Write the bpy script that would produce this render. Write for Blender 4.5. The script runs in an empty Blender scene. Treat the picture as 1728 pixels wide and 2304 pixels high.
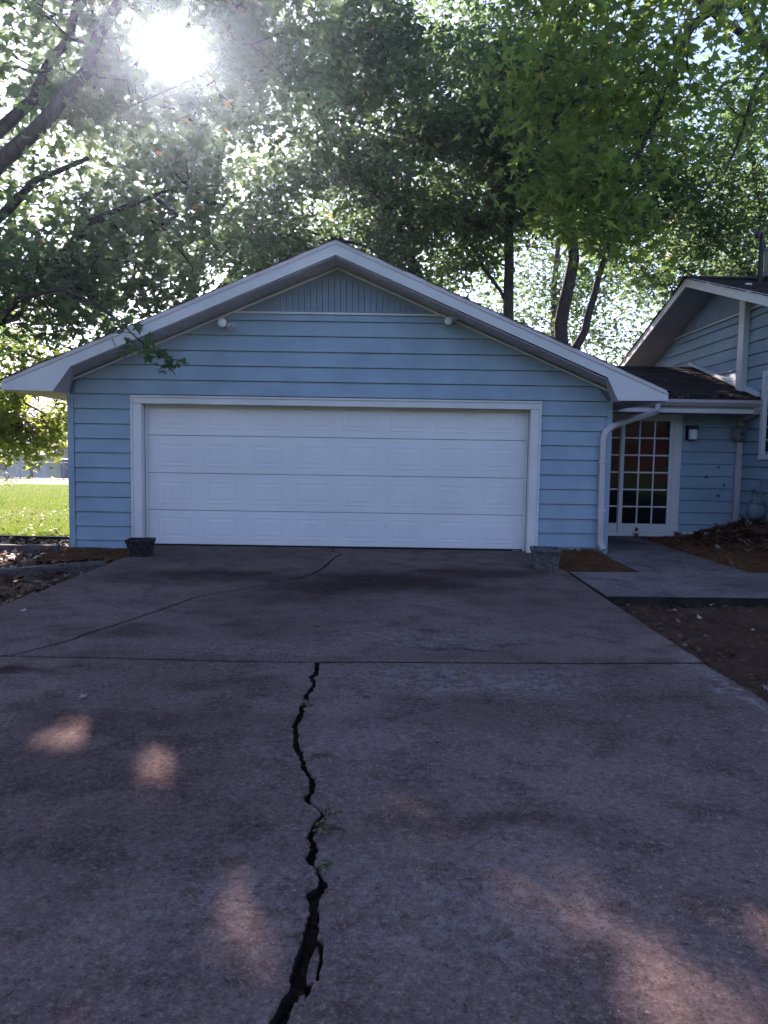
import bpy, bmesh, math, random
import numpy as np
from mathutils import Vector, Matrix, noise as mnoise
from mathutils.geometry import tessellate_polygon

# ------------------------------------------------------------------ camera, sky, sun, exposure
scene = bpy.context.scene
COL = scene.collection
cam_data = bpy.data.cameras.new("camera")
cam = bpy.data.objects.new("camera", cam_data)
COL.objects.link(cam)
cam_data.sensor_fit = 'VERTICAL'
cam_data.sensor_height = 36.0
cam_data.lens = 26.04
cam_data.clip_start = 0.05
cam_data.clip_end = 2000
_p, _r = math.radians(4.6), math.radians(0.9)
_fwd = Vector((0, math.cos(_p), -math.sin(_p)))
_rt = Vector((1, 0, 0))
_up = _rt.cross(_fwd)
_r2 = _rt * math.cos(_r) + _up * math.sin(_r)
_u2 = _up * math.cos(_r) - _rt * math.sin(_r)
_m = Matrix((_r2, _u2, -_fwd)).transposed().to_4x4()
_m.translation = Vector((0, -9.6, 1.27))
cam.matrix_world = _m
scene.camera = cam
CAM = Vector((0, -9.6, 1.27))

SUN_EL, SUN_AZ = math.radians(26.3), math.radians(-16.2)
SUN_DIR = Vector((math.sin(SUN_AZ) * math.cos(SUN_EL), math.cos(SUN_AZ) * math.cos(SUN_EL), math.sin(SUN_EL)))
world = bpy.data.worlds.new("World")
scene.world = world
world.use_nodes = True
wn = world.node_tree.nodes
wn.clear()
w_out = wn.new('ShaderNodeOutputWorld')
w_bg = wn.new('ShaderNodeBackground')
w_sky = wn.new('ShaderNodeTexSky')
w_sky.sky_type = 'NISHITA'
w_sky.sun_disc = False
w_sky.sun_elevation = SUN_EL
w_sky.sun_rotation = SUN_AZ
w_sky.altitude = 100
w_sky.air_density = 1.0
w_sky.dust_density = 0.4
w_sky.ozone_density = 3.0
w_bg.inputs['Strength'].default_value = 0.06
world.node_tree.links.new(w_sky.outputs[0], w_bg.inputs[0])
world.node_tree.links.new(w_bg.outputs[0], w_out.inputs[0])

sun_data = bpy.data.lights.new("sun", 'SUN')
sun_data.energy = 3.9
sun_data.angle = math.radians(0.53)
sun_data.color = (1.0, 0.93, 0.82)
sun = bpy.data.objects.new("sun", sun_data)
sun.rotation_euler = SUN_DIR.to_track_quat('Z', 'Y').to_euler()
sun.location = (-8, 25, 20)
COL.objects.link(sun)

scene.view_settings.view_transform = 'Standard'
scene.view_settings.look = 'None'
scene.view_settings.gamma = 1.0
scene.view_settings.use_curve_mapping = False
scene.view_settings.exposure = 2.55
scene.view_settings.use_white_balance = True      # the phone's slightly magenta white balance
scene.view_settings.white_balance_temperature = 6750
scene.view_settings.white_balance_tint = 30
scene.render.engine = 'CYCLES'
cy = scene.cycles
cy.max_bounces = 7
cy.diffuse_bounces = 4
cy.glossy_bounces = 3
cy.transmission_bounces = 4
cy.transparent_max_bounces = 4
cy.caustics_reflective = False
cy.caustics_refractive = False
cy.sample_clamp_indirect = 6
try:
    cy.use_denoising = True
    cy.denoiser = 'OPENIMAGEDENOISE'
except Exception:
    pass

# ------------------------------------------------------------------ helpers
random.seed(7)
rng = np.random.default_rng(7)
PI = math.pi


def link(o, parent=None):
    COL.objects.link(o)
    if parent is not None:
        o.parent = parent
        # all parents keep identity rotation: only the location is taken out
        o.location = o.location - abs_loc(parent)
    return o


def abs_loc(o):
    v = Vector(o.location)
    while o.parent is not None:
        o = o.parent
        v += Vector(o.location)
    return v


def tag(o, label=None, cat=None, group=None, kind=None):
    if label: o['label'] = label
    if cat: o['category'] = cat
    if group: o['group'] = group
    if kind: o['kind'] = kind
    return o


def empty(name, loc, label, cat, group=None):
    o = bpy.data.objects.new(name, None)
    o.empty_display_size = 0.2
    o.location = loc
    COL.objects.link(o)
    return tag(o, label, cat, group)


def mesh_obj(name, verts, faces, mat, parent=None, smooth=False):
    """One mesh object; verts in world coordinates."""
    me = bpy.data.meshes.new(name)
    me.from_pydata([tuple(v) for v in verts], [], [tuple(f) for f in faces])
    me.validate()
    if smooth:
        me.polygons.foreach_set('use_smooth', [True] * len(me.polygons))
    if mat: me.materials.append(mat)
    o = bpy.data.objects.new(name, me)
    return link(o, parent)


class MB:
    """Collects shapes for one mesh object."""
    def __init__(s):
        s.v = []; s.f = []
    def add(s, v, f):
        n = len(s.v)
        s.v += [tuple(x) for x in v]
        s.f += [tuple(i + n for i in q) for q in f]
        return s
    def box(s, x0, x1, y0, y1, z0, z1):
        if x0 > x1: x0, x1 = x1, x0
        if y0 > y1: y0, y1 = y1, y0
        if z0 > z1: z0, z1 = z1, z0
        v = [(x0,y0,z0),(x1,y0,z0),(x1,y1,z0),(x0,y1,z0),(x0,y0,z1),(x1,y0,z1),(x1,y1,z1),(x0,y1,z1)]
        return s.add(v, [(0,3,2,1),(4,5,6,7),(0,1,5,4),(1,2,6,5),(2,3,7,6),(3,0,4,7)])
    def cbox(s, x0, x1, y0, y1, z0, z1, c=0.004):
        """box with chamfered edges"""
        bm = bmesh.new()
        bmesh.ops.create_cube(bm, size=1)
        for v in bm.verts:
            v.co = Vector(((x0+x1)/2 + v.co.x*(x1-x0), (y0+y1)/2 + v.co.y*(y1-y0), (z0+z1)/2 + v.co.z*(z1-z0)))
        bmesh.ops.bevel(bm, geom=bm.edges[:], offset=c, segments=1, affect='EDGES')
        bm.verts.index_update()
        s.add([v.co[:] for v in bm.verts], [[v.index for v in f.verts] for f in bm.faces])
        bm.free()
        return s
    def prism(s, poly, axis, a, b):
        """poly: 2D points; axis 'y': (x,z) extruded from y=a to b; 'x': (y,z); 'z': (x,y)"""
        def P(p, t):
            return {'y': (p[0], t, p[1]), 'x': (t, p[0], p[1]), 'z': (p[0], p[1], t)}[axis]
        n = len(poly)
        v = [P(p, a) for p in poly] + [P(p, b) for p in poly]
        tris = tessellate_polygon([[Vector((p[0], p[1], 0)) for p in poly]])
        f = [tuple(t) for t in tris] + [tuple(i + n for i in reversed(t)) for t in tris]
        f += [(i, (i+1) % n, (i+1) % n + n, i + n) for i in range(n)]
        return s.add(v, f)
    def tube(s, pts, radii, k=8, cap=True):
        pts = [Vector(p) for p in pts]
        if not hasattr(radii, '__len__'): radii = [radii] * len(pts)
        rings = []
        ref = Vector((0.13, 0.27, 0.95))
        for i, p in enumerate(pts):
            d = (pts[min(i+1, len(pts)-1)] - pts[max(i-1, 0)])
            d = d.normalized() if d.length > 1e-9 else Vector((0, 0, 1))
            if abs(d.dot(ref)) > 0.95: ref = Vector((0.9, 0.3, 0.1))
            u = (ref - d * ref.dot(d)).normalized(); w = d.cross(u); ref = u
            rings.append([p + (u * math.cos(2*PI*j/k) + w * math.sin(2*PI*j/k)) * radii[i] for j in range(k)])
        v = [q for r in rings for q in r]; f = []
        for i in range(len(pts)-1):
            for j in range(k):
                a = i*k + j; b = i*k + (j+1) % k
                f.append((a, b, b+k, a+k))
        if cap:
            f.append(tuple(reversed(range(k))))
            f.append(tuple(range((len(pts)-1)*k, len(pts)*k)))
        return s.add(v, f)
    def lathe(s, prof, c, k=20, axis='z'):
        """prof: (r, h) list about the axis through c"""
        v = []; f = []
        for r, h in prof:
            for j in range(k):
                a = 2*PI*j/k
                x, y = r*math.cos(a), r*math.sin(a)
                v.append({'z': (c[0]+x, c[1]+y, c[2]+h), 'y': (c[0]+x, c[1]-h, c[2]+y), 'x': (c[0]-h, c[1]+x, c[2]+y)}[axis])
        for i in range(len(prof)-1):
            for j in range(k):
                a = i*k+j; b = i*k+(j+1) % k
                f.append((a, b, b+k, a+k))
        f.append(tuple(range(k)))
        f.append(tuple(range((len(prof)-1)*k, len(prof)*k)))
        return s.add(v, f)
    def build(s, name, mat, parent=None, smooth=False):
        o = mesh_obj(name, s.v, s.f, mat, parent, smooth)
        bm = bmesh.new(); bm.from_mesh(o.data)
        bmesh.ops.recalc_face_normals(bm, faces=bm.faces[:])
        bm.to_mesh(o.data); bm.free()
        if smooth:
            try: o.data.set_sharp_from_angle(angle=math.radians(40))
            except Exception: pass
        return o


# ------------------------------------------------------------------ materials
class NT:
    def __init__(s, name):
        s.m = bpy.data.materials.new(name); s.m.use_nodes = True
        s.t = s.m.node_tree; s.t.nodes.clear()
        s.out = s.n('ShaderNodeOutputMaterial')
        s.pos = s.n('ShaderNodeNewGeometry').outputs['Position']
    def n(s, typ, **kw):
        nd = s.t.nodes.new(typ)
        for k, v in kw.items(): setattr(nd, k, v)
        return nd
    def l(s, a, b): s.t.links.new(a, b)
    def set(s, nd, key, v):
        if hasattr(v, 'is_linked') or isinstance(v, bpy.types.NodeSocket): s.l(v, nd.inputs[key])
        else: nd.inputs[key].default_value = v
    def noise(s, scale, detail=4, rough=0.55, vec=None, dist=0.0):
        nd = s.n('ShaderNodeTexNoise'); nd.inputs['Scale'].default_value = scale
        nd.inputs['Detail'].default_value = detail; nd.inputs['Roughness'].default_value = rough
        nd.inputs['Distortion'].default_value = dist
        s.l(vec or s.pos, nd.inputs['Vector']); return nd.outputs['Fac']
    def vor(s, scale, feature='F1', out='Distance', vec=None):
        nd = s.n('ShaderNodeTexVoronoi', feature=feature); nd.inputs['Scale'].default_value = scale
        s.l(vec or s.pos, nd.inputs['Vector']); return nd.outputs[out]
    def ramp(s, fac, a, b, lo=0.0, hi=1.0):
        nd = s.n('ShaderNodeMapRange', interpolation_type='SMOOTHSTEP')
        s.set(nd, 'Value', fac); nd.inputs['From Min'].default_value = a; nd.inputs['From Max'].default_value = b
        nd.inputs['To Min'].default_value = lo; nd.inputs['To Max'].default_value = hi
        return nd.outputs['Result']
    def math(s, op, a, b=0.0):
        nd = s.n('ShaderNodeMath', operation=op); s.set(nd, 0, a); s.set(nd, 1, b); return nd.outputs[0]
    def mix(s, fac, a, b, mode='MIX'):
        nd = s.n('ShaderNodeMix', data_type='RGBA', blend_type=mode)
        s.set(nd, 0, fac)
        for k, v in ((6, a), (7, b)):
            if isinstance(v, tuple): nd.inputs[k].default_value = (*v, 1.0)
            else: s.l(v, nd.inputs[k])
        return nd.outputs[2]
    def scale_vec(s, sx, sy, sz):
        nd = s.n('ShaderNodeVectorMath', operation='MULTIPLY'); s.l(s.pos, nd.inputs[0])
        nd.inputs[1].default_value = (sx, sy, sz); return nd.outputs[0]
    def bump(s, h, strength=0.3, dist=0.01):
        nd = s.n('ShaderNodeBump'); nd.inputs['Strength'].default_value = strength
        nd.inputs['Distance'].default_value = dist; s.l(h, nd.inputs['Height']); return nd.outputs['Normal']
    def principled(s, color, rough=0.7, normal=None, spec=0.3, **kw):
        b = s.n('ShaderNodeBsdfPrincipled')
        if isinstance(color, tuple): b.inputs['Base Color'].default_value = (*color, 1)
        else: s.l(color, b.inputs['Base Color'])
        s.set(b, 'Roughness', rough); b.inputs['Specular IOR Level'].default_value = spec
        if normal is not None: s.l(normal, b.inputs['Normal'])
        for k, v in kw.items(): s.set(b, k, v)
        s.l(b.outputs[0], s.out.inputs['Surface'])
        return s.m


def paint(name, col, rough=0.55, var=0.12, dirt=0.25, dirtcol=(0.10, 0.085, 0.07), grain=None, bump=0.15):
    t = NT(name)
    a = t.noise(1.7, 5)
    c = t.mix(t.ramp(a, 0.3, 0.7), tuple(x*(1-var) for x in col), tuple(min(1, x*(1+var*0.4)) for x in col))
    d = t.noise(7.0, 8, 0.7)
    c = t.mix(t.math('MULTIPLY', t.ramp(d, 0.60, 0.82), dirt), c, dirtcol)
    sp = t.noise(90.0, 3, 0.6)
    c = t.mix(t.math('MULTIPLY', t.ramp(sp, 0.66, 0.76), dirt*0.8), c, dirtcol)
    h = t.noise(60 if grain is None else 1.0, 4, 0.6, vec=None if grain is None else t.scale_vec(*grain))
    return t.principled(c, t.ramp(d, 0.2, 0.8, rough-0.08, min(1, rough+0.15)), t.bump(h, bump, 0.004), 0.35)


SIDING = (0.265, 0.36, 0.44)
M = {}
M['siding'] = paint('siding_paint', SIDING, 0.6, 0.14, 0.3, (0.14, 0.15, 0.17), (2.5, 2.5, 70), 0.35)
M['gable'] = paint('gable_paint', (0.22, 0.30, 0.39), 0.65, 0.16, 0.3, (0.14, 0.15, 0.17), (70, 70, 2.5), 0.4)
M['white'] = paint('white_trim_paint', (0.68, 0.66, 0.65), 0.5, 0.10, 0.32)
M['fascia'] = paint('fascia_metal', (0.58, 0.57, 0.58), 0.42, 0.08, 0.2)
M['drip'] = paint('drip_edge_metal', (0.55, 0.50, 0.53), 0.42, 0.08, 0.25)
M['soffit'] = paint('soffit_vinyl', (0.42, 0.39, 0.42), 0.5, 0.10, 0.25)
M['cream'] = paint('cream_and_sunlit_soffit', (0.72, 0.66, 0.55), 0.55, 0.08, 0.15)  # reflected sunlight put into the left eave soffit's colour; also the lamp heads' cream
M['door'] = paint('garage_door_enamel', (0.75, 0.72, 0.72), 0.38, 0.05, 0.16, (0.35, 0.33, 0.33), (30, 30, 30), 0.06)
M['seal'] = paint('black_rubber', (0.012, 0.011, 0.012), 0.7, 0.2, 0.1)
M['gutter'] = paint('gutter_metal', (0.50, 0.46, 0.47), 0.45, 0.18, 0.45)
M['soffitgrey'] = paint('grey_soffit', (0.33, 0.34, 0.38), 0.6, 0.1, 0.2)
M['black'] = paint('black_metal', (0.015, 0.015, 0.017), 0.4, 0.2, 0.1)
M['steel'] = paint('galvanised_steel', (0.30, 0.30, 0.31), 0.45, 0.3, 0.5)
M['grey_metal'] = paint('grey_meter_paint', (0.17, 0.19, 0.22), 0.5, 0.2, 0.4)
M['interior'] = paint('dark_room', (0.02, 0.018, 0.018), 0.9)


def m_glass():
    t = NT('window_glass')
    return t.principled((0.008, 0.008, 0.010), 0.04, t.bump(t.noise(7.0, 3), 0.10, 0.01), 0.20)
M['glass'] = m_glass()


def m_lampglass():
    t = NT('frosted_lamp_glass')
    return t.principled((0.75, 0.75, 0.76), 0.3, None, 0.5)
M['lampglass'] = m_lampglass()


def m_shingle():
    t = NT('asphalt_shingle')
    a = t.noise(6, 6, 0.7); b = t.noise(220, 3, 0.7)
    c = t.mix(t.ramp(a, 0.3, 0.7), (0.028, 0.021, 0.022), (0.060, 0.046, 0.044))
    c = t.mix(t.ramp(b, 0.55, 0.75, 0, 0.6), c, (0.11, 0.09, 0.09))
    return t.principled(c, 0.92, t.bump(b, 0.7, 0.006), 0.2)
M['shingle'] = m_shingle()


def ellipse_mask(t, warp, cx, cy, rx, ry, soft=0.6):
    s = t.n('ShaderNodeVectorMath', operation='SUBTRACT'); t.l(warp, s.inputs[0]); s.inputs[1].default_value = (cx, cy, 0)
    q = t.n('ShaderNodeVectorMath', operation='MULTIPLY'); t.l(s.outputs[0], q.inputs[0]); q.inputs[1].default_value = (1/rx, 1/ry, 0)
    L = t.n('ShaderNodeVectorMath', operation='LENGTH'); t.l(q.outputs[0], L.inputs[0])
    return t.ramp(L.outputs['Value'], 1.0 + soft, 1.0 - soft)


def m_concrete(name, base, light, stains=(), pale=()):
    t = NT(name)
    big = t.noise(0.55, 5, 0.6); mid = t.noise(3.2, 7, 0.65); fine = t.noise(38, 6, 0.75)
    c = t.mix(t.ramp(big, 0.34, 0.66), base, light)
    c = t.mix(t.ramp(mid, 0.44, 0.66, 0, 0.7), c, tuple(x*0.50 for x in base))
    m2 = t.noise(1.5, 6, 0.7, vec=t.scale_vec(0.55, 1.6, 1))
    c = t.mix(t.ramp(m2, 0.55, 0.72, 0, 0.5), c, (base[0]*0.62, base[1]*0.50, base[2]*0.52))
    # dark stains with their own places and ragged outlines
    if stains:
        wn_ = t.n('ShaderNodeTexNoise'); wn_.inputs['Scale'].default_value = 2.6; wn_.inputs['Detail'].default_value = 6
        t.l(t.pos, wn_.inputs['Vector'])
        sb = t.n('ShaderNodeVectorMath', operation='SUBTRACT'); t.l(wn_.outputs['Color'], sb.inputs[0]); sb.inputs[1].default_value = (0.5, 0.5, 0.5)
        sc_ = t.n('ShaderNodeVectorMath', operation='SCALE'); t.l(sb.outputs[0], sc_.inputs[0]); sc_.inputs['Scale'].default_value = 0.75
        ad = t.n('ShaderNodeVectorMath', operation='ADD'); t.l(t.pos, ad.inputs[0]); t.l(sc_.outputs[0], ad.inputs[1])
        acc = None
        for (cx, cy_, rx, ry, k) in stains:
            e = t.math('MULTIPLY', ellipse_mask(t, ad.outputs[0], cx, cy_, rx, ry), k)
            acc = e if acc is None else t.math('MAXIMUM', acc, e)
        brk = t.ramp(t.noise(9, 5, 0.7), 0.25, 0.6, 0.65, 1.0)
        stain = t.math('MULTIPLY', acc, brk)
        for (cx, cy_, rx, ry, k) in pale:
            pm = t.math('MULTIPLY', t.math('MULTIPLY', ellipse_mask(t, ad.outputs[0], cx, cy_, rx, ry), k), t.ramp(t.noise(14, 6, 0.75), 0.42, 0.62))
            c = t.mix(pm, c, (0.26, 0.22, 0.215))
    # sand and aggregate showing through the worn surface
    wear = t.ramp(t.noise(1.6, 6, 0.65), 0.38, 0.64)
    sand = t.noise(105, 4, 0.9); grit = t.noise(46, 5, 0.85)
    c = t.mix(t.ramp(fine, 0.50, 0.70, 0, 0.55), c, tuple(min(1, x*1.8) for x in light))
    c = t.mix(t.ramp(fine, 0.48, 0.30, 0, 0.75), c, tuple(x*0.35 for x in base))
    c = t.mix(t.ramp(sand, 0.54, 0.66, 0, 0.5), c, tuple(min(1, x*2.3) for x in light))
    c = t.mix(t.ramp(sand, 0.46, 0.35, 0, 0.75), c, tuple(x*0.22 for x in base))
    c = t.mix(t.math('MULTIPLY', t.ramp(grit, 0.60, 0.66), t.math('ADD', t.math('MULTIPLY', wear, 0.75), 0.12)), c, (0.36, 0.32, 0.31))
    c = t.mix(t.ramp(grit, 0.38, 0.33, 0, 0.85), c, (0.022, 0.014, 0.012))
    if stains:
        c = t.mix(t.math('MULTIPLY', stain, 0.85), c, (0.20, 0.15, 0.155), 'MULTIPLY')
    hh = t.math('ADD', t.math('MULTIPLY', fine, 0.5), t.math('MULTIPLY', sand, 0.5))
    return t.principled(c, 0.95, t.bump(hh, 0.5, 0.005), 0.02)


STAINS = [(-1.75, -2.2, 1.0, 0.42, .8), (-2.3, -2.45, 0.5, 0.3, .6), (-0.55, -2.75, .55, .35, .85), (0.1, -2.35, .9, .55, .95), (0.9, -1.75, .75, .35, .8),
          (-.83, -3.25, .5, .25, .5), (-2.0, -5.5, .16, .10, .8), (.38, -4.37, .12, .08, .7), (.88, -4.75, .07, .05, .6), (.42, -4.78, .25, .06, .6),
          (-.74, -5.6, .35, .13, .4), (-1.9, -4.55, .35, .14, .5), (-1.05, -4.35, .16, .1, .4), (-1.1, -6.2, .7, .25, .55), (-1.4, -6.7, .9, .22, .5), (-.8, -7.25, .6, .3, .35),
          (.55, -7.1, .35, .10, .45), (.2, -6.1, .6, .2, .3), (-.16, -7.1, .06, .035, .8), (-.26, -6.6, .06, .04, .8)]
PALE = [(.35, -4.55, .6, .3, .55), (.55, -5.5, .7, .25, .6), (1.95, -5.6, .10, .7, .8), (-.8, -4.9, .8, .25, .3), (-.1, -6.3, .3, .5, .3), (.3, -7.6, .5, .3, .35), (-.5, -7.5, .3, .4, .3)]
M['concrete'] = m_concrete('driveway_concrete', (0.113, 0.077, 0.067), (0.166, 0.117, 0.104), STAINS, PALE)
M['walk'] = m_concrete('walkway_concrete', (0.12, 0.093, 0.085), (0.19, 0.155, 0.145), ((3.3, 1.2, .5, .5, .4), (3.6, -2.2, .5, .3, .3)))


def m_soil(name, a, b, chip, scale=1.0):
    t = NT(name)
    n1 = t.noise(3*scale, 6, 0.7); n2 = t.noise(26*scale, 6, 0.8)
    c = t.mix(t.ramp(n1, 0.35, 0.65), a, b)
    c = t.mix(t.ramp(n2, 0.56, 0.75, 0, 0.8), c, chip)
    c = t.mix(t.ramp(n2, 0.44, 0.25, 0, 0.9), c, (0.012, 0.008, 0.007))
    return t.principled(c, 0.95, t.bump(n2, 1.0, 0.03), 0.1)
M['mulch'] = m_soil('mulch', (0.12, 0.052, 0.026), (0.18, 0.08, 0.038), (0.30, 0.15, 0.075))
M['soil'] = m_soil('dark_soil', (0.068, 0.038, 0.027), (0.115, 0.064, 0.043), (0.20, 0.125, 0.088))
M['crackdirt'] = m_soil('crack_dirt', (0.012, 0.009, 0.008), (0.024, 0.016, 0.013), (0.045, 0.032, 0.025), 2)


def m_grass_ground():
    t = NT('lawn_turf')
    a = t.noise(0.5, 5, 0.6); b = t.noise(8, 6, 0.7)
    c = t.mix(t.ramp(a, 0.35, 0.65), (0.066, 0.122, 0.020), (0.105, 0.142, 0.035))
    c = t.mix(t.ramp(b, 0.5, 0.75, 0, 0.5), c, (0.17, 0.15, 0.05))
    return t.principled(c, 0.9, t.bump(b, 0.8, 0.03), 0.15)
M['lawn'] = m_grass_ground()


def m_leaf(name, dark, lite, autumn, trans, gloss=0.45, tw=0.58, amt=0.982):
    t = NT(name)
    at = t.n('ShaderNodeAttribute', attribute_name='tint')
    f = at.outputs['Fac']
    c = t.mix(t.ramp(f, 0.0, 0.9), dark, lite)
    c = t.mix(t.ramp(f, amt, amt + 0.02), c, autumn)
    n = t.noise(45, 3)
    c = t.mix(t.ramp(n, 0.4, 0.7, 0, 0.25), c, tuple(x*0.5 for x in dark))
    p = t.n('ShaderNodeBsdfPrincipled'); t.l(c, p.inputs['Base Color'])
    p.inputs['Roughness'].default_value = gloss; p.inputs['Specular IOR Level'].default_value = 0.35
    tr = t.n('ShaderNodeBsdfTranslucent')
    tc = t.mix(t.ramp(f, 0.0, 0.9), tuple(x*0.8 for x in trans), trans)
    tc = t.mix(t.ramp(f, amt, amt + 0.02), tc, tuple(min(1, x*1.4) for x in autumn))
    t.l(tc, tr.inputs['Color'])
    mx = t.n('ShaderNodeMixShader'); mx.inputs[0].default_value = tw
    t.l(p.outputs[0], mx.inputs[1]); t.l(tr.outputs[0], mx.inputs[2])
    t.l(mx.outputs[0], t.out.inputs['Surface'])
    return t.m
M['leaf'] = m_leaf('sweetgum_leaf', (0.040, 0.078, 0.046), (0.082, 0.132, 0.064), (0.36, 0.25, 0.07), (0.16, 0.27, 0.09))
M['leaf_near'] = m_leaf('near_sweetgum_leaf', (0.045, 0.085, 0.036), (0.095, 0.150, 0.050), (0.40, 0.32, 0.09), (0.30, 0.44, 0.08), amt=0.985)
M['leaf_bright'] = m_leaf('sunlit_maple_leaf', (0.07, 0.12, 0.024), (0.14, 0.19, 0.04), (0.45, 0.30, 0.06), (0.42, 0.52, 0.08), amt=0.97)  # sunlit look put into the colour: brighter than the other leaves
M['leaf_grey'] = m_leaf('grey_green_needles', (0.05, 0.07, 0.055), (0.09, 0.11, 0.09), (0.10, 0.12, 0.09), (0.10, 0.13, 0.09))
M['grass'] = m_leaf('grass_blade', (0.05, 0.115, 0.014), (0.10, 0.165, 0.03), (0.30, 0.22, 0.09), (0.15, 0.25, 0.03), amt=0.90)
M['weed'] = m_leaf('crack_weed', (0.05, 0.08, 0.025), (0.09, 0.12, 0.04), (0.30, 0.26, 0.16), (0.14, 0.2, 0.05), amt=0.6)
M['deadleaf'] = m_leaf('dead_leaf', (0.070, 0.028, 0.016), (0.17, 0.085, 0.045), (0.26, 0.21, 0.18), (0.14, 0.06, 0.025), 0.6, 0.2, 0.93)
M['paleleaf'] = m_leaf('pale_dead_leaf', (0.16, 0.10, 0.06), (0.34, 0.27, 0.20), (0.50, 0.44, 0.38), (0.2, 0.12, 0.06), 0.6, 0.2, 0.7)


def m_bark():
    t = NT('bark')
    n = t.noise(1.0, 7, 0.75, vec=t.scale_vec(22, 22, 5))
    c = t.mix(t.ramp(n, 0.3, 0.7), (0.028, 0.022, 0.021), (0.085, 0.072, 0.068))
    return t.principled(c, 0.9, t.bump(n, 0.9, 0.02), 0.15)
M['bark'] = m_bark()


def m_wood():
    t = NT('weathered_timber')
    n = t.noise(1.0, 7, 0.7, vec=t.scale_vec(4, 30, 40))
    c = t.mix(t.ramp(n, 0.3, 0.7), (0.045, 0.034, 0.030), (0.13, 0.105, 0.095))
    return t.principled(c, 0.9, t.bump(n, 0.8, 0.01), 0.15)
M['timber'] = m_wood()


def m_planter(name, a, b, c2, lo, hi):
    t = NT(name)
    n = t.noise(1.0, 7, 0.75, vec=t.scale_vec(26, 26, 12)); k = t.noise(60, 5, 0.8)
    c = t.mix(t.ramp(n, 0.35, 0.65), a, b)
    c = t.mix(t.ramp(k, lo, hi, 0, 0.9), c, c2)
    return t.principled(c, 0.85, t.bump(t.math('ADD', n, k), 0.9, 0.012), 0.25)
M['planter_dark'] = m_planter('stained_dark_concrete', (0.012, 0.011, 0.011), (0.030, 0.027, 0.026), (0.30, 0.28, 0.27), 0.57, 0.66)
M['planter_grey'] = m_planter('weathered_grey_concrete', (0.05, 0.046, 0.048), (0.11, 0.10, 0.105), (0.30, 0.29, 0.30), 0.50, 0.64)
M['brick_red'] = paint('far_red_brick', (0.085, 0.030, 0.026), 0.85, 0.2, 0.3)
M['roofgrey'] = paint('far_grey_roof', (0.20, 0.21, 0.23), 0.8, 0.2, 0.2)
M['road'] = paint('pale_road', (0.30, 0.29, 0.29), 0.9, 0.1, 0.3)
M['blue'] = paint('blue_plastic', (0.02, 0.06, 0.22), 0.4)
M['farwhite'] = paint('far_white_wall', (0.55, 0.55, 0.56), 0.7)

# ------------------------------------------------------------------ ground: one sheet to the horizon
def ground_h(x, y):
    z = -0.13
    if y > 21:
        k = min(1.0, (y - 21) / 30.0); z -= 1.6 * k * k * (3 - 2*k)
    return z
gx = [-900, -300, -120, -60, -40, -30, -24, -18, -12, -6, 0, 6, 12, 24, 60, 200, 900]
gy = [-900, -200, -60, -30, -12, -6, 0, 3, 6, 9, 12, 15, 18, 21, 23, 25, 27, 30, 33, 36, 40, 44, 48, 52, 60, 90, 200, 900]
gv = [(x, y, ground_h(x, y)) for y in gy for x in gx]
nx = len(gx)
gf = [(j*nx+i, j*nx+i+1, (j+1)*nx+i+1, (j+1)*nx+i) for j in range(len(gy)-1) for i in range(nx-1)]
lawn = tag(mesh_obj('lawn', gv, gf, M['lawn'], smooth=True), kind='structure')
rv = []; rf = []
for i, y in enumerate((23.4, 24.6, 26.0)):
    rv += [(-90, y + 3.5, ground_h(0, y) + .012), (-3, y, ground_h(0, y) + .012)]
rf = [(0, 1, 3, 2), (2, 3, 5, 4)]
tag(mesh_obj('road', rv, rf, M['road']), kind='structure')


def rough_sheet(name, x0, x1, y0, y1, z, amp, step, mat, keep=None, mound=None, seed=0.0):
    nxs = max(2, int((x1-x0)/step)); nys = max(2, int((y1-y0)/step))
    v = []; f = []
    for j in range(nys+1):
        for i in range(nxs+1):
            x = x0+(x1-x0)*i/nxs; y = y0+(y1-y0)*j/nys
            h = mnoise.fractal(Vector((x*2.2+seed, y*2.2, 0.3)), 1.0, 2.0, 5) * amp
            h += mnoise.noise(Vector((x*14, y*14, seed))) * amp * 0.35
            if mound: h += mound(x, y)
            v.append((x, y, z + h))
    for j in range(nys):
        for i in range(nxs):
            cx = x0+(x1-x0)*(i+.5)/nxs; cyy = y0+(y1-y0)*(j+.5)/nys
            if keep is None or keep(cx, cyy):
                a = j*(nxs+1)+i; f.append((a, a+1, a+nxs+2, a+nxs+1))
    return tag(mesh_obj(name, v, f, mat, smooth=True), kind='structure')


# left bed (leaf litter on dark soil, mulch against the wall), right beds and bare soil
rough_sheet('soil_bed', -9.5, -3.05, -7.0, 1.15, -0.075, 0.022, 0.09, M['soil'],
            keep=lambda x, y: y < 0.9 - 0.10*(x+4) and not (x > -4.05 and y > 0.0) , seed=3.0)
rough_sheet('mulch_bed', -4.35, -3.05, -1.15, -0.02, -0.045, 0.02, 0.05, M['mulch'],
            keep=lambda x, y: (y > -1.05 + 0.25*math.sin(x*7)) and x > -4.2 + 0.1*math.sin(y*9), seed=5.0)
rough_sheet('mulch_bed', 1.99, 2.78, -1.62, -0.02, -0.01, 0.018, 0.05, M['mulch'], mound=lambda x, y: 0.05*max(0, 1+y), seed=8.0)
rough_sheet('mulch_bed', 3.93, 7.0, -1.55, 2.09, -0.012, 0.022, 0.06, M['mulch'],
            keep=lambda x, y: x < 5.59, mound=lambda x, y: 0.21*math.exp(-((x-5.65)**2/0.40+(y-1.35)**2/0.8)), seed=11.0)
rough_sheet('soil_bed', 1.97, 8.0, -12.0, -2.95, -0.085, 0.03, 0.09, M['soil'], seed=15.0)

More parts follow.
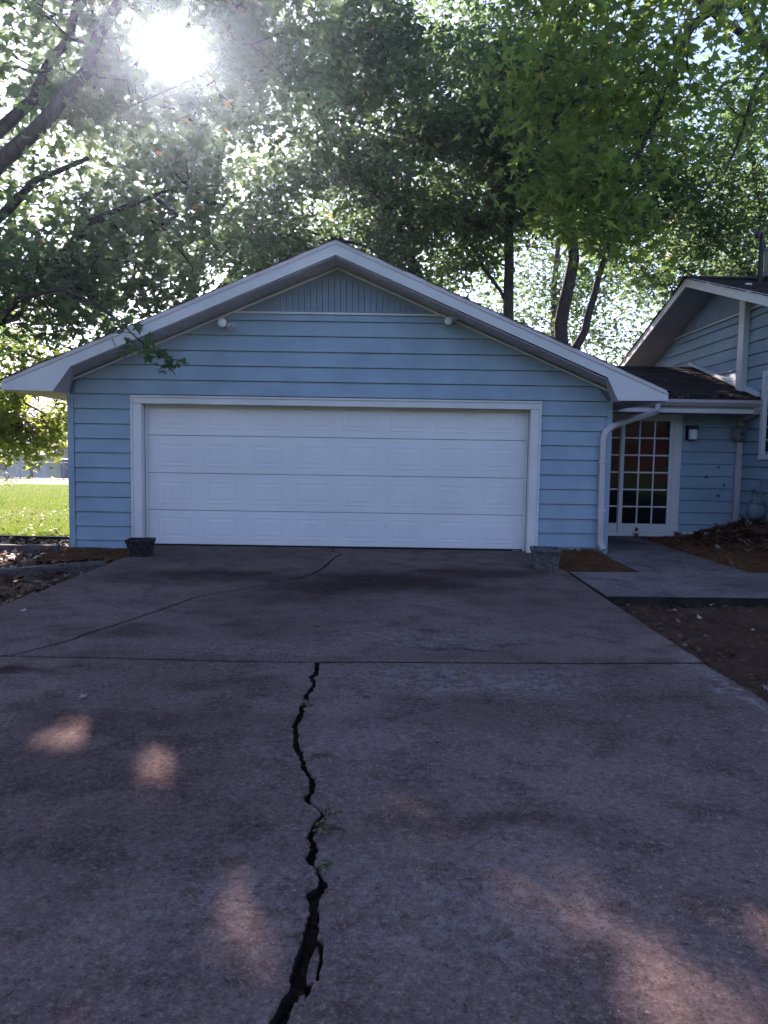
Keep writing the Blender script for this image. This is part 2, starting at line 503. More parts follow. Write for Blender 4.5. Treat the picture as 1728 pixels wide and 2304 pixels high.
# ------------------------------------------------------------------ driveway slabs with real cracks
CL = [(-0.41,-5.199),(-0.393,-5.313),(-0.393,-5.406),(-0.406,-5.448),(-0.41,-5.488),(-0.396,-5.543),(-0.377,-5.618),(-0.392,-5.677),(-0.395,-5.735),(-0.409,-5.818),(-0.394,-5.871),(-0.403,-5.949),(-0.408,-5.999),(-0.4,-6.047),(-0.408,-6.118),(-0.412,-6.186),(-0.413,-6.229),(-0.402,-6.303),(-0.389,-6.354),(-0.39,-6.413),(-0.375,-6.488),(-0.359,-6.542),(-0.339,-6.594),(-0.325,-6.661),(-0.319,-6.71),(-0.296,-6.748),(-0.278,-6.786),(-0.273,-6.809),(-0.271,-6.86),(-0.268,-6.917),(-0.281,-6.945),(-0.274,-6.978),(-0.257,-7.01),(-0.233,-7.026),(-0.21,-7.06),(-0.203,-7.084),(-0.218,-7.115),(-0.229,-7.157),(-0.234,-7.202),(-0.236,-7.243),(-0.225,-7.27),(-0.222,-7.303),(-0.226,-7.347),(-0.224,-7.379),(-0.213,-7.404),(-0.196,-7.419),(-0.186,-7.449),(-0.177,-7.465),(-0.175,-7.487),(-0.18,-7.515),(-0.206,-7.543),(-0.206,-7.57),(-0.197,-7.6),(-0.192,-7.633),(-0.192,-7.666),(-0.193,-7.701),(-0.199,-7.724),(-0.198,-7.751),(-0.201,-7.776),(-0.203,-7.804),(-0.211,-7.839),(-0.21,-7.872),(-0.21,-7.903),(-0.208,-7.928),(-0.215,-7.949),(-0.223,-7.979),(-0.23,-8.007),(-0.239,-8.035),(-0.245,-8.1),(-0.27,-8.3),(-0.26,-8.7),(-0.30,-9.3),(-0.24,-10.2),(-0.3,-12.0)]
CR = [(-0.377,-5.197),(-0.369,-5.312),(-0.364,-5.405),(-0.367,-5.446),(-0.383,-5.487),(-0.37,-5.541),(-0.357,-5.617),(-0.365,-5.676),(-0.368,-5.733),(-0.382,-5.817),(-0.372,-5.87),(-0.377,-5.947),(-0.384,-5.998),(-0.373,-6.046),(-0.376,-6.116),(-0.383,-6.184),(-0.387,-6.228),(-0.378,-6.302),(-0.367,-6.353),(-0.364,-6.412),(-0.351,-6.487),(-0.332,-6.541),(-0.319,-6.593),(-0.302,-6.66),(-0.293,-6.709),(-0.279,-6.748),(-0.259,-6.786),(-0.252,-6.808),(-0.248,-6.859),(-0.246,-6.916),(-0.256,-6.944),(-0.254,-6.977),(-0.243,-7.01),(-0.227,-7.025),(-0.202,-7.059),(-0.192,-7.084),(-0.201,-7.114),(-0.206,-7.156),(-0.213,-7.202),(-0.218,-7.243),(-0.207,-7.269),(-0.199,-7.303),(-0.197,-7.346),(-0.2,-7.378),(-0.199,-7.404),(-0.189,-7.419),(-0.174,-7.448),(-0.17,-7.465),(-0.15,-7.486),(-0.152,-7.514),(-0.157,-7.542),(-0.164,-7.569),(-0.169,-7.599),(-0.163,-7.633),(-0.157,-7.665),(-0.16,-7.701),(-0.16,-7.723),(-0.152,-7.745),(-0.144,-7.765),(-0.138,-7.796),(-0.138,-7.82),(-0.141,-7.857),(-0.138,-7.900),(-0.155,-7.908),(-0.160,-7.925),(-0.158,-7.945),(-0.170,-7.966),(-0.192,-7.978),(-0.195,-8.006),(-0.199,-8.034),(-0.205,-8.1),(-0.23,-8.3),(-0.225,-8.7),(-0.265,-9.3),(-0.2,-10.2),(-0.26,-12.0)]
DIAG = [(-0.68,0.12),(-0.64,-0.2),(-0.522,-0.438),(-0.595,-0.85),(-0.665,-1.648),(-0.751,-2.037),(-0.883,-2.329),(-1.114,-2.608),(-1.367,-2.985),(-1.534,-3.163),(-1.622,-3.296),(-1.759,-3.832),(-1.826,-4.021),(-1.94,-4.384),(-2.03,-4.614),(-2.05,-4.754),(-2.144,-4.954),(-2.265,-5.17)]
JOINT = [(-3.04,-5.19),(-2.265,-5.17),(-1.959,-5.175),(-1.762,-5.174),(-1.335,-5.186),(-0.979,-5.200),(-0.558,-5.203),(-0.41,-5.199),(-0.377,-5.194),(0.014,-5.168),(0.297,-5.16),(0.724,-5.146),(1.297,-5.129),(2.0,-5.076)]
DX0, DX1 = -3.04, 2.0


def jag(pl, step, amp, seed):
    """resample a polyline and roughen it"""
    out = []
    for (a, b) in zip(pl[:-1], pl[1:]):
        L = math.dist(a, b); n = max(1, int(L/step))
        for i in range(n):
            out.append((a[0]+(b[0]-a[0])*i/n, a[1]+(b[1]-a[1])*i/n))
    out.append(pl[-1])
    res = []
    for p in out:
        res.append((p[0]+amp*mnoise.noise(Vector((p[0]*40+seed, p[1]*40, 1.0))), p[1]+amp*mnoise.noise(Vector((p[0]*40, p[1]*40+seed, 7.0)))))
    res[0] = pl[0]; res[-1] = pl[-1]
    return res


def shift(pl, dx, dy): return [(p[0]+dx, p[1]+dy) for p in pl]


M['broken'] = m_soil('broken_concrete_face', (0.030, 0.024, 0.022), (0.055, 0.046, 0.043), (0.11, 0.10, 0.10), 2)


def slab(name, poly, top, bot, mat, parent, tilt=(0, 0)):
    """slab with a small worn arris round its top edge"""
    P = [Vector((p[0], p[1], 0)) for p in poly]
    area = sum(P[i].x*P[(i+1) % len(P)].y - P[(i+1) % len(P)].x*P[i].y for i in range(len(P)))
    if area < 0: P.reverse()
    n = len(P); ins = []
    for i in range(n):
        d = (P[(i+1) % n]-P[i-1]); d = d.normalized() if d.length > 1e-9 else Vector((1, 0, 0))
        nrm = Vector((-d.y, d.x, 0)); w = 0.003 + 0.002*mnoise.noise(P[i]*25)
        ins.append(P[i]+nrm*w)
    tr = tessellate_polygon([ins])
    z = lambda p: top + tilt[0]*p.x + tilt[1]*p.y
    v = [(p.x, p.y, z(p)) for p in ins] + [(p.x, p.y, z(p)-0.006) for p in P] + [(p.x, p.y, bot) for p in P]
    f = []
    for t in tr:
        a, b, c = (ins[k] for k in t)
        f.append(tuple(t) if (b-a).cross(c-a).z > 0 else tuple(reversed(t)))
    for i in range(n):
        j = (i+1) % n
        f.append((n+i, n+j, j, i)); f.append((2*n+i, 2*n+j, n+j, n+i))
    o = mesh_obj(name, v, f, mat, parent)
    o.data.materials.append(M['broken'])
    nt_ = len(tr)
    for q in range(nt_, len(o.data.polygons)):
        if (q-nt_) % 2 == 1: o.data.polygons[q].material_index = 1
    return o


drive = tag(mesh_obj('driveway', [(DX0+.01, -14, -.095), (DX1-.01, -14, -.095), (DX1-.01, .13, -.095), (DX0+.01, .13, -.095)], [(0, 1, 2, 3)], M['crackdirt']), kind='structure')
dj = jag(DIAG, .05, .010, 2.0); jj = jag(JOINT, .06, .006, 4.0)
jl = [p for p in jj if p[0] < -2.266]; jm = [p for p in jj if -2.262 < p[0] < -0.395]; jr = [p for p in jj if p[0] > -0.395]
e = 0.0105
seam = [(-3.04, -3.34), (-2.318, -3.25), (-1.63, -3.30)]
dA = [p for p in dj if p[1] > -3.29]; dB = [p for p in dj if p[1] < -3.31]
ledge = jag([(DX0, .12), (DX0+.02, -3.0), (DX0, -5.2)], .1, .012, 1.0)
# back left piece, its lower neighbour, and the large back right piece
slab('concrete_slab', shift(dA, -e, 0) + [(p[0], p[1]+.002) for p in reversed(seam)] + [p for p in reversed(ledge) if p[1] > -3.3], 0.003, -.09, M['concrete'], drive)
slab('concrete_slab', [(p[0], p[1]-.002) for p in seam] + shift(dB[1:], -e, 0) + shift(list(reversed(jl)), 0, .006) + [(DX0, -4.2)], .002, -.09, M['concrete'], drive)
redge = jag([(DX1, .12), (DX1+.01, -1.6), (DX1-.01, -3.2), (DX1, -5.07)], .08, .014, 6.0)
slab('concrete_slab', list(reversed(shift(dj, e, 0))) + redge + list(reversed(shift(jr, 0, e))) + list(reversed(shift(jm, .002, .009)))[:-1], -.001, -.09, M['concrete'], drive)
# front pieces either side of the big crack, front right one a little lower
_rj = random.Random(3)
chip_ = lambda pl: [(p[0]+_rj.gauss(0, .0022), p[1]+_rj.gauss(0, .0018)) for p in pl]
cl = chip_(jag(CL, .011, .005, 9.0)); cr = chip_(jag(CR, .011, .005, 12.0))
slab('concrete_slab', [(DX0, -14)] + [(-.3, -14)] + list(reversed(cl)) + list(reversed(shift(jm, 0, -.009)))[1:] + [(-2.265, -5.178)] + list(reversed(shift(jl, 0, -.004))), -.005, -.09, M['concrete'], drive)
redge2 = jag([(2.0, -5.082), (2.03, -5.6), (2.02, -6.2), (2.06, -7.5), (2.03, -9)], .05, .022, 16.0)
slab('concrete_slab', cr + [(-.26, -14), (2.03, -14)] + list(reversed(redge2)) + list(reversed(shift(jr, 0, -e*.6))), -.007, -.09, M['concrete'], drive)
for k, ch in enumerate([[(-0.160,-7.760),(-0.151,-7.771),(-0.145,-7.796),(-0.145,-7.82),(-0.148,-7.857),(-0.146,-7.893),(-0.158,-7.899),(-0.170,-7.900),(-0.174,-7.871),(-0.174,-7.838),(-0.171,-7.804)],
                        [(-0.186,-7.931),(-0.171,-7.924),(-0.166,-7.942),(-0.174,-7.958),(-0.186,-7.956)]]):
    slab('concrete_chip', jag(ch + [ch[0]], .012, .002, 3.0+k)[:-1], -.010 - .006*k, -.08, M['concrete'], drive, tilt=(.05, 0))
# packed dirt in the crack
fv = []; ff = []
for k, (a, b) in enumerate(zip(CL, CR)):
    zf = -.050 + .022*mnoise.noise(Vector((k*.37, 2.0, 5.0))) - (.022 if k > 55 else 0)
    fv += [(a[0]-.006, a[1], zf+.006), ((a[0]+b[0])/2, (a[1]+b[1])/2, zf-.006+random.uniform(-.006, .006)), (b[0]+.006, b[1], zf+random.uniform(0, .008))]
    if k: ff += [(3*k-3, 3*k-2, 3*k+1, 3*k), (3*k-2, 3*k-1, 3*k+2, 3*k+1)]
mesh_obj('crack_dirt', fv, ff, M['soil'], drive)
# crumbs broken off the lips
mb = MB()
for i in range(420):
    k = random.randrange(len(CL)-6); side_ = random.choice((0, 1)); a = (CL, CR)[side_][k]
    x = a[0] + (random.expovariate(1/.012)+.003)*(1 if side_ else -1); y = a[1]+random.uniform(-.03, .03); r = random.uniform(.0012, .0042)
    q = [Vector((random.uniform(-1, 1), random.uniform(-1, 1), random.uniform(-.6, 1))).normalized()*r*random.uniform(.7, 1.3) for _ in range(4)]
    mb.add([(x+p.x, y+p.y, -.003+r*.6+p.z) for p in q], [(0,1,2),(0,2,3),(0,3,1),(1,3,2)])
tag(mb.build('crumbs', M['concrete'], drive), kind='stuff')
# loose grit lying in the crack
mb = MB()
for i in range(520):
    k = random.randrange(len(CL)-6); f = random.random()
    a, b = CL[k], CR[k]; x = a[0]+(b[0]-a[0])*f; y = a[1]+(b[1]-a[1])*f + random.uniform(-.02, .02)
    r = random.uniform(.002, .008)
    z = -.050 + random.random()**2*.03
    q = [Vector((random.uniform(-1, 1), random.uniform(-1, 1), random.uniform(-1, 1))).normalized()*r*random.uniform(.7, 1.3) for _ in range(4)]
    mb.add([(x+p.x, y+p.y, z+p.z) for p in q], [(0,1,2),(0,2,3),(0,3,1),(1,3,2)])
tag(mb.build('crack_grit', M['soil'], drive), kind='stuff')

walk = tag(mesh_obj('walkway', [(2.02, -2.9, -.1), (7.9, -2.9, -.1), (7.9, -1.6, -.1), (2.02, -1.6, -.1)], [(0, 1, 2, 3)], M['crackdirt']), kind='structure')
slab('concrete_slab', jag([(2.025, -2.99), (3.6, -2.96), (8.0, -2.93), (8.0, -1.50), (4.05, -1.525), (2.78, -1.60), (2.025, -1.64)], .1, .010, 21.0), 0.012, -.1, M['walk'], walk)
slab('concrete_slab', jag([(2.79, -1.592), (4.04, -1.518), (3.98, 0.2), (3.95, 2.05), (2.95, 2.05), (2.95, .05), (2.79, -.3)], .1, .008, 22.0), 0.016, -.1, M['walk'], walk)

# ------------------------------------------------------------------ garage
garage = empty('garage', (-0.63, 0, 0), 'blue lap-sided garage with white double door and gabled roof', 'garage')
X0, XL, XR = -0.63, -4.06, 2.89
SL = 0.425
zt = lambda x: 3.825 - SL*abs(x-X0)          # top of the roof covering
zs = lambda x: 3.590 - SL*abs(x-X0)          # underside of the rake soffit


def lap_board(z0, z1, xa, xb, parent, y=0.0, clip=None, mat='siding', name='siding_board'):
    """one horizontal lap siding board on a wall facing -y"""
    t = random.uniform(-.0015, .0015)
    if clip:
        (a0, b0), (a1, b1) = clip(z0), clip(z1)
        a0, a1 = max(a0, xa), max(a1, xa); b0, b1 = min(b0, xb), min(b1, xb)
    else:
        a0 = a1 = xa; b0 = b1 = xb
    if b0 - a0 < .02: return None
    b1 = max(b1, a1+.01)
    N = max(1, int((b0-a0)/1.2)); v = []; f = []
    for i in range(N+1):
        k = i/N; w = .0012*mnoise.noise(Vector((a0+(b0-a0)*k*.8, z0*9, 2)))
        x0_, x1_ = a0+(b0-a0)*k, a1+(b1-a1)*k
        v += [(x0_, y-.029+t+w, z0+w), (x0_, y+.0, z0+w), (x1_, y+.004, z1-.0085), (x1_, y-.0065+t, z1-.0085)]
    for i in range(N):
        a = 4*i; b = a+4
        f += [(a, b, b+3, a+3), (a+1, b+1, b, a), (a+2, b+2, b+1, a+1), (a+3, b+3, b+2, a+2)]
    f += [(0, 3, 2, 1), (4*N, 4*N+1, 4*N+2, 4*N+3)]
    return mesh_obj(name, v, f, M[mat], parent)


gclip = lambda z: (X0-(3.575-z)/SL, X0+(3.575-z)/SL)
# structural walls behind the cladding
wall_mb = MB()
wall_mb.prism([(XL, -.12), (-3.2, -.12), (-3.2, 1.88), (1.94, 1.88), (1.94, -.12), (XR, -.12), (XR, zs(XR)), (X0, zs(X0)), (XL, zs(XL))], 'y', .022, .12)
wall_mb.box(XL, XL+.1, .121, 6.6, -.12, 1.96).box(XR-.1, XR, .121, 6.6, -.12, 1.96)
wall_mb.prism([(XL+.101, -.12), (XR-.101, -.12), (XR-.101, 1.9), (X0, 3.4), (XL+.101, 1.9)], 'y', 6.45, 6.6)
wall_mb.build('wall', M['siding'], garage)
ZL = [-.106, .077, .263, .449, .641, .833, 1.02, 1.214, 1.397, 1.585, 1.777, 1.967, 2.155, 2.343, 2.533, 2.73, 2.92, 3.005]
for i in range(len(ZL)-1):
    z0, z1 = ZL[i], ZL[i+1]
    if z1 < 1.95:
        lap_board(z0, z1, XL+.06, -3.262, garage); lap_board(z0, z1, 1.992, XR-.045, garage)
    elif z0 < 1.9:
        lap_board(z0, z1, XL+.06, -3.262, garage); lap_board(z0, z1, 1.992, XR-.045, garage)
    else:
        lap_board(z0, z1, XL+.06 if z0 < 2.1 else XL, XR-.045 if z0 < 2.1 else XR, garage, clip=gclip)
# gable of narrow vertical boards
w = .076; x = X0 - 17*w - w/2
while x < X0 + 17.6*w:
    a, b = x+.005, x+w-.005
    top = lambda q: min(3.578 - SL*abs(q-X0), 3.56)
    if max(top(a), top(b)) > 3.06:
        pts = [(a, 3.03), (b, 3.03), (b, max(3.032, top(b)))]
        if a < X0 < b: pts.append((X0, 3.575))
        pts.append((a, max(3.032, top(a))))
        m_ = MB().prism(pts, 'y', -.014 + random.uniform(-.0015, .0015), .010)
        # narrow bead along one edge
        m_.prism([(a+.024, 3.03), (a+.031, 3.03), (a+.031, max(3.031, top(a+.034)-.004)), (a+.024, max(3.031, top(a+.034)-.004))], 'y', -.019, -.0142)
        m_.build('gable_board', M['gable'], garage)
    x += w
# trims
MB().cbox(-1.93, .70, -.030, -.002, 3.004, 3.016, .002).cbox(-1.96, .73, -.022, -.002, 3.017, 3.030, .002).build('gable_trim', M['white'], garage)
for s in (-1, 1):
    xe = XL-.0 if s < 0 else XR
    pts = [(X0, 3.590), (X0, 3.563), (xe, 3.563-SL*abs(xe-X0)), (xe, 3.59-SL*abs(xe-X0))]
    MB().prism(pts, 'y', -.042, -.0305).build('rake_trim', M['white'], garage)
    x0_, x1_ = (XL-.022, XL+.055) if s < 0 else (XR-.045, XR+.022)
    MB().cbox(x0_, x1_, -.036, .06, -.13 if s < 0 else -.02, 1.955, .003).build('corner_board', M['siding'], garage)
    xq = XL+.002 if s < 0 else XR-.012
    MB().cbox(xq, xq+.010, -.050, -.0370, 1.93, 2.115, .002).build('corner_trim', M['white'], garage)

# door frame
fr = MB().cbox(-3.262, -3.135, -.038, .02, -.02, 1.845, .004).build('door_frame', M['white'], garage)
MB().cbox(1.865, 1.992, -.038, .02, -.02, 1.845, .004).build('door_frame', M['white'], garage)
MB().cbox(-3.262, 1.992, -.040, .02, 1.847, 1.945, .004).build('door_frame', M['white'], garage)
for (a, b, c, d) in ((-3.268, -3.246, -.02, 1.952), (1.976, 1.998, -.02, 1.952)):
    MB().cbox(a, b, -.056, -.0405, c, d, .003).build('frame_moulding', M['white'], garage)
MB().cbox(-3.245, 1.975, -.056, -.0405, 1.928, 1.952, .003).build('frame_moulding', M['white'], garage)
MB().box(-3.16, -3.134, .021, .30, -.02, 1.87).build('door_jamb', M['white'], garage)
MB().box(1.866, 1.892, .021, .30, -.02, 1.87).build('door_jamb', M['white'], garage)
MB().box(-3.133, 1.865, .021, .30, 1.846, 1.872).build('door_jamb', M['white'], garage)
for (a, b) in ((-3.132, -3.098), (1.832, 1.864)):
    MB().cbox(a, b, .100, .125, -.005, 1.845, .004).cbox(a+.010, b-.006, .088, .0995, -.005, 1.843, .003).build('weather_stop', M['white'], garage)
MB().cbox(-3.097, 1.831, .098, .125, 1.815, 1.845, .004).build('weather_stop', M['white'], garage)
# garage door: four sections, eight raised panels each
gdoor = MB().box(-3.12, 1.855, .172, .20, .0, 1.95).build('garage_door', M['white'], garage)
DZ = [-.012+.03, .469, .957, 1.449, 1.94]
for i in range(4):
    z0, z1 = DZ[i]+.003, DZ[i+1]-.003
    m_ = MB().cbox(-3.115, 1.852, .136, .171, z0, z1, .0045)
    m_.build('door_section', M['door'], gdoor)
pan = None
for i in range(4):
    for k in range(8):
        cx = -3.105 + .365 + k*.6055 - .012; cz = (DZ[i]+DZ[i+1])/2
        if pan is None:
            rings = [(0, 0), (.006, .0032), (.014, .0032), (.022, .0006), (.050, .0006), (.062, .0036), (.075, .0037)]
            v = []; f = []
            for ins, h in rings:
                a, b = .215-ins, .150-ins
                v += [(-a, -h, -b), (a, -h, -b), (a, -h, b), (-a, -h, b)]
            for r in range(len(rings)-1):
                for j in range(4):
                    q = 4*r+j; q2 = 4*r+(j+1) % 4
                    f.append((q, q2, q2+4, q+4))
            n4 = 4*(len(rings)-1); f.append((n4, n4+1, n4+2, n4+3))
            pan = mesh_obj('raised_panel', v, f, M['door'])
            o = pan
        else:
            o = pan.copy(); COL.objects.link(o)
        o.parent = gdoor
        o.location = Vector((cx, .1358, cz)) - abs_loc(gdoor)
MB().cbox(-3.115, 1.852, .138, .168, -.001, .0195, .003).build('bottom_seal', M['seal'], gdoor)
MB().cbox(1.70, 1.80, .126, .140, .0, .012, .002).build('lock_plate', M['steel'], gdoor)
# small scuffs of dirt low on the door
for (sx, sz, sl, an) in ((-2.55, .35, .05, 1.3), (-1.35, .25, .05, 1.0), (-.93, .28, .09, .15), (.03, .30, .06, 1.9), (.35, 1.445, .012, 0)):
    c, s_ = math.cos(an), math.sin(an); hw = .004
    mesh_obj('scuff_mark', [(sx-c*sl/2-s_*hw, .1285, sz-s_*sl/2+c*hw), (sx-c*sl/2+s_*hw, .1285, sz-s_*sl/2-c*hw), (sx+c*sl/2+s_*hw*.3, .1285, sz+s_*sl/2-c*hw*.3), (sx+c*sl/2-s_*hw*.3, .1285, sz+s_*sl/2+c*hw*.3)], [(0, 1, 2, 3)], M['gutter'], gdoor)

# roof
XA, XB, YF, YB = -4.66, 3.415, -.5, 6.9
roof = MB().prism([(XA, zt(XA)-.055), (X0, 3.770), (XB, zt(XB)-.055), (XB, zt(XB)-.035), (X0, 3.790), (XA, zt(XA)-.035)], 'y', YF+.03, YB).build('roof', M['soffitgrey'], garage)


def shingle_mesh(eave_a, eave_b, up, nrm, rows, exposure, name, parent, tabw=.30, seed=1, hang=0.0):
    """courses of asphalt shingles joined in one mesh: eave from a to b, climbing along up"""
    R = random.Random(seed); mb_ = MB()
    A, B, U, N_ = Vector(eave_a), Vector(eave_b), Vector(up).normalized(), Vector(nrm).normalized()
    D = (B-A).normalized(); L = (B-A).length
    for r in range(rows):
        s0 = r*exposure; pos = -R.uniform(0, tabw) + 0.0
        o0 = R.uniform(-.012, .012)
        while pos < L:
            a = max(pos, 0 + (o0 if pos <= 0 else 0)); b = min(pos+tabw-.006, L + o0)
            pos += tabw*R.choice((.85, 1, 1.1))
            if b-a < .02: continue
            lo = s0 - .004 + R.uniform(-.004, .004); hi = s0+exposure+.02
            t1 = .013+R.uniform(0, .004)
            p = [A+D*a+U*lo, A+D*b+U*lo, A+D*b+U*hi, A+D*a+U*hi]
            v = p + [p[0]+N_*t1, p[1]+N_*t1, p[2]+N_*.004, p[3]+N_*.004]
            mb_.add(v, [(4, 5, 6, 7), (0, 1, 5, 4), (1, 2, 6, 5), (3, 0, 4, 7)])
    o = mesh_obj(name, mb_.v, mb_.f, M['shingle'], parent)
    return tag(o, kind='stuff')


for s in (-1, 1):
    xe = XA if s < 0 else XB
    L = math.hypot(abs(xe-X0), SL*abs(xe-X0))
    up = Vector((-s, 0, SL)).normalized(); nrm = Vector((s*SL, 0, 1)).normalized()
    off = nrm*.004 + up*(-.03)
    a = Vector((xe, YF-.022, zt(xe)-.034))+off; b = Vector((xe, YB, zt(xe)-.034))+off
    shingle_mesh(a, b, up, nrm, int((L+.03)/.14)+1, .14, 'shingles', roof, seed=10+s)
cap = MB()
y = YF-.025
while y < YB:
    cap.prism([(X0-.15, 3.79-.15*SL+.018), (X0, 3.812), (X0+.15, 3.79-.15*SL+.018), (X0+.15, 3.79-.15*SL+.026), (X0, 3.826), (X0-.15, 3.79-.15*SL+.026)], 'y', y, y+.19)
    y += .192
tag(cap.build('ridge_cap', M['shingle'], roof), kind='stuff')

for s in (-1, 1):
    xe = XA if s < 0 else XB
    inner_top, inner_bot, tip_bot = ((-3.835, 2.253), (-4.06, 1.950), (XA, 1.960)) if s < 0 else ((2.69, 2.220), (2.83, 1.944), (XB, 1.950))
    MB().prism([(X0, 3.624), (X0, 3.758), (xe, zt(xe)-.072), tip_bot, inner_bot, inner_top], 'y', YF, YF+.024).build('fascia_board', M['fascia'], roof)
    MB().prism([(X0, 3.752), (X0, 3.800), (xe, zt(xe)-.030), (xe, zt(xe)-.078)], 'y', YF-.012, YF-.001).build('drip_edge', M['drip'], roof)
    # boxed eave return: inner cheek, level soffit, eave fascia
    a, b = inner_top, inner_bot
    wt = (XL-.0 if s < 0 else XR)
    wa = (XL+.07 if s < 0 else XR-.07, 3.606-SL*abs((XL+.07 if s < 0 else XR-.07)-X0)); wb = (XL-.002 if s < 0 else XR+.002, 1.955)
    zi_ = 3.606-SL*abs(a[0]-X0)+.001
    mesh_obj('return_cheek', [(a[0], YF+.025, zi_), (b[0], YF+.025, b[1]), (wb[0], -.036, wb[1]), (wa[0], -.036, wa[1])], [(0, 1, 2, 3)], M['soffit'], roof)
    zi = 3.606-SL*abs(a[0]-X0)
    mesh_obj('soffit_corner', [(a[0], YF+.025, zi+.001), (a[0], -.0345, zi+.001), (wa[0], -.0345, wa[1])], [(0, 1, 2)], M['soffit'], roof)
    xo = xe
    MB().prism([(xo, 1.955), (wb[0], 1.948), (wb[0], 1.958), (xo, 1.965)], 'y', YF+.026, YB-.1).build('eave_soffit', M['cream'] if s < 0 else M['soffit'], roof)  # left one brighter and warmer: bounced sunlight put into its colour
    MB().box(xo-.02*(s < 0), xo+.02*(s > 0), YF, YB, 1.950, zt(xe)-.058).build('eave_fascia', M['fascia'], roof)
    # rake soffit panels
    n = 31; x_end = inner_top[0] - s*.0
    for k in range(n):
        f0, f1 = k/n, (k+1)/n
        xa, xb = X0+(x_end-X0)*f0 + s*.003, X0+(x_end-X0)*f1 - s*.003
        d = .0025*random.uniform(-1, 1)
        za, zb = 3.606-SL*abs(xa-X0)+d, 3.606-SL*abs(xb-X0)+d
        v = [(xa, YF+.025, za), (xb, YF+.025, zb), (xb, -.0345, zb), (xa, -.0345, za)]
        v += [(p[0], p[1], p[2]+.010) for p in v]
        mesh_obj('soffit_panel', v, [(0, 1, 2, 3), (7, 6, 5, 4), (0, 4, 5, 1), (1, 5, 6, 2), (2, 6, 7, 3), (3, 7, 4, 0)], M['soffit'], roof)
# end of the eave gutter behind the right tip
MB().prism([(XB+.022, 2.075), (XB+.022, 2.0), (XB+.10, 1.985), (XB+.135, 2.05), (XB+.135, 2.085)], 'y', .25, 1.25).build('eave_gutter', M['white'], roof)

# ------------------------------------------------------------------ breezeway: low shingled link with a patio door
YW = 2.1
link_b = empty('breezeway', (4.2, YW, 0), 'low blue breezeway with patio door between the garage and house', 'breezeway')
MB().box(2.9, 5.6, YW+.022, YW+.12, -.05, 1.99).build('wall', M['siding'], link_b)
zl = [.02+.1915*i for i in range(11)]
for i in range(10):
    lap_board(zl[i], zl[i+1], 4.655, 5.595, link_b, y=YW)
MB().cbox(4.655, 5.25, YW-.042, YW-.031, 0.0, .085, .003).build('base_board', M['white'], link_b)
LS = .297
zr = lambda y_: 2.135 + LS*(y_-1.45)
YR = 4.08
rd = mesh_obj('roof', [(3.2, 1.45, zr(1.45)-.03), (5.598, 1.45, zr(1.45)-.03), (5.598, YR, zr(YR)-.03), (1.5, YR, zr(YR)-.03),
                        (3.2, 1.45, zr(1.45)-.01), (5.598, 1.45, zr(1.45)-.01), (5.598, YR, zr(YR)-.01), (1.5, YR, zr(YR)-.01),
                        (5.598, 6.6, 2.2), (1.5, 6.6, 2.2)],
              [(3, 2, 1, 0), (4, 5, 6, 7), (0, 1, 5, 4), (1, 2, 6, 5), (3, 0, 4, 7), (7, 6, 8, 9)], M['shingle'], link_b)
upv = Vector((0, 1, LS)).normalized(); nv = Vector((0, -LS, 1)).normalized()
RL = math.hypot(YR-1.45, LS*(YR-1.45))
rows = int(RL/.125)+1
R_ = random.Random(4); smb = MB()
for r in range(rows):
    s0 = r*.125; yb = 1.42 + s0*upv.y; xleft = 3.42 if yb < 1.7 else max(1.5, 3.25-(yb-1.45)*.67)
    pos = xleft - R_.uniform(0, .25)
    while pos < 5.59:
        a, b = pos, min(pos+R_.choice((.16, .22, .29)), 5.592); pos = b+.004
        if b-a < .02: continue
        lo = s0-.003+R_.uniform(-.004, .003); hi = s0+.145; t1 = .012+R_.choice((0, .005, .010))
        q = [Vector((a, 1.42, zr(1.42)-.008))+upv*lo, Vector((b, 1.42, zr(1.42)-.008))+upv*lo, Vector((b, 1.42, zr(1.42)-.008))+upv*hi, Vector((a, 1.42, zr(1.42)-.008))+upv*hi]
        smb.add(q + [q[0]+nv*t1, q[1]+nv*t1, q[2]+nv*.003, q[3]+nv*.003], [(4, 5, 6, 7), (0, 1, 5, 4), (1, 2, 6, 5), (3, 0, 4, 7)])
tag(mesh_obj('shingles', smb.v, smb.f, M['shingle'], rd), kind='stuff')
MB().cbox(3.05, 5.57, 1.50, 1.525, 1.925, 2.035, .003).build('fascia_board', M['gutter'], link_b)
MB().cbox(3.45, 5.56, 1.472, 1.4995, 1.925, 1.985, .004).build('fascia_trim', M['white'], link_b)
MB().box(3.0, 5.59, 1.526, YW-.001, 1.928, 1.940).build('soffit', M['soffitgrey'], link_b)
# gutter: an open K profile
gp = [(1.498, 2.105), (1.498, 2.025), (1.43, 2.025), (1.40, 2.06), (1.385, 2.075), (1.385, 2.118), (1.392, 2.118), (1.393, 2.08), (1.408, 2.063), (1.435, 2.033), (1.491, 2.033), (1.491, 2.105)]
gut = MB().prism([(a, b) for a, b in gp], 'x', 3.56, 5.585).build('gutter', M['gutter'], link_b)
MB().box(3.557, 3.5595, 1.386, 1.497, 2.026, 2.10).build('end_cap', M['gutter'], gut)


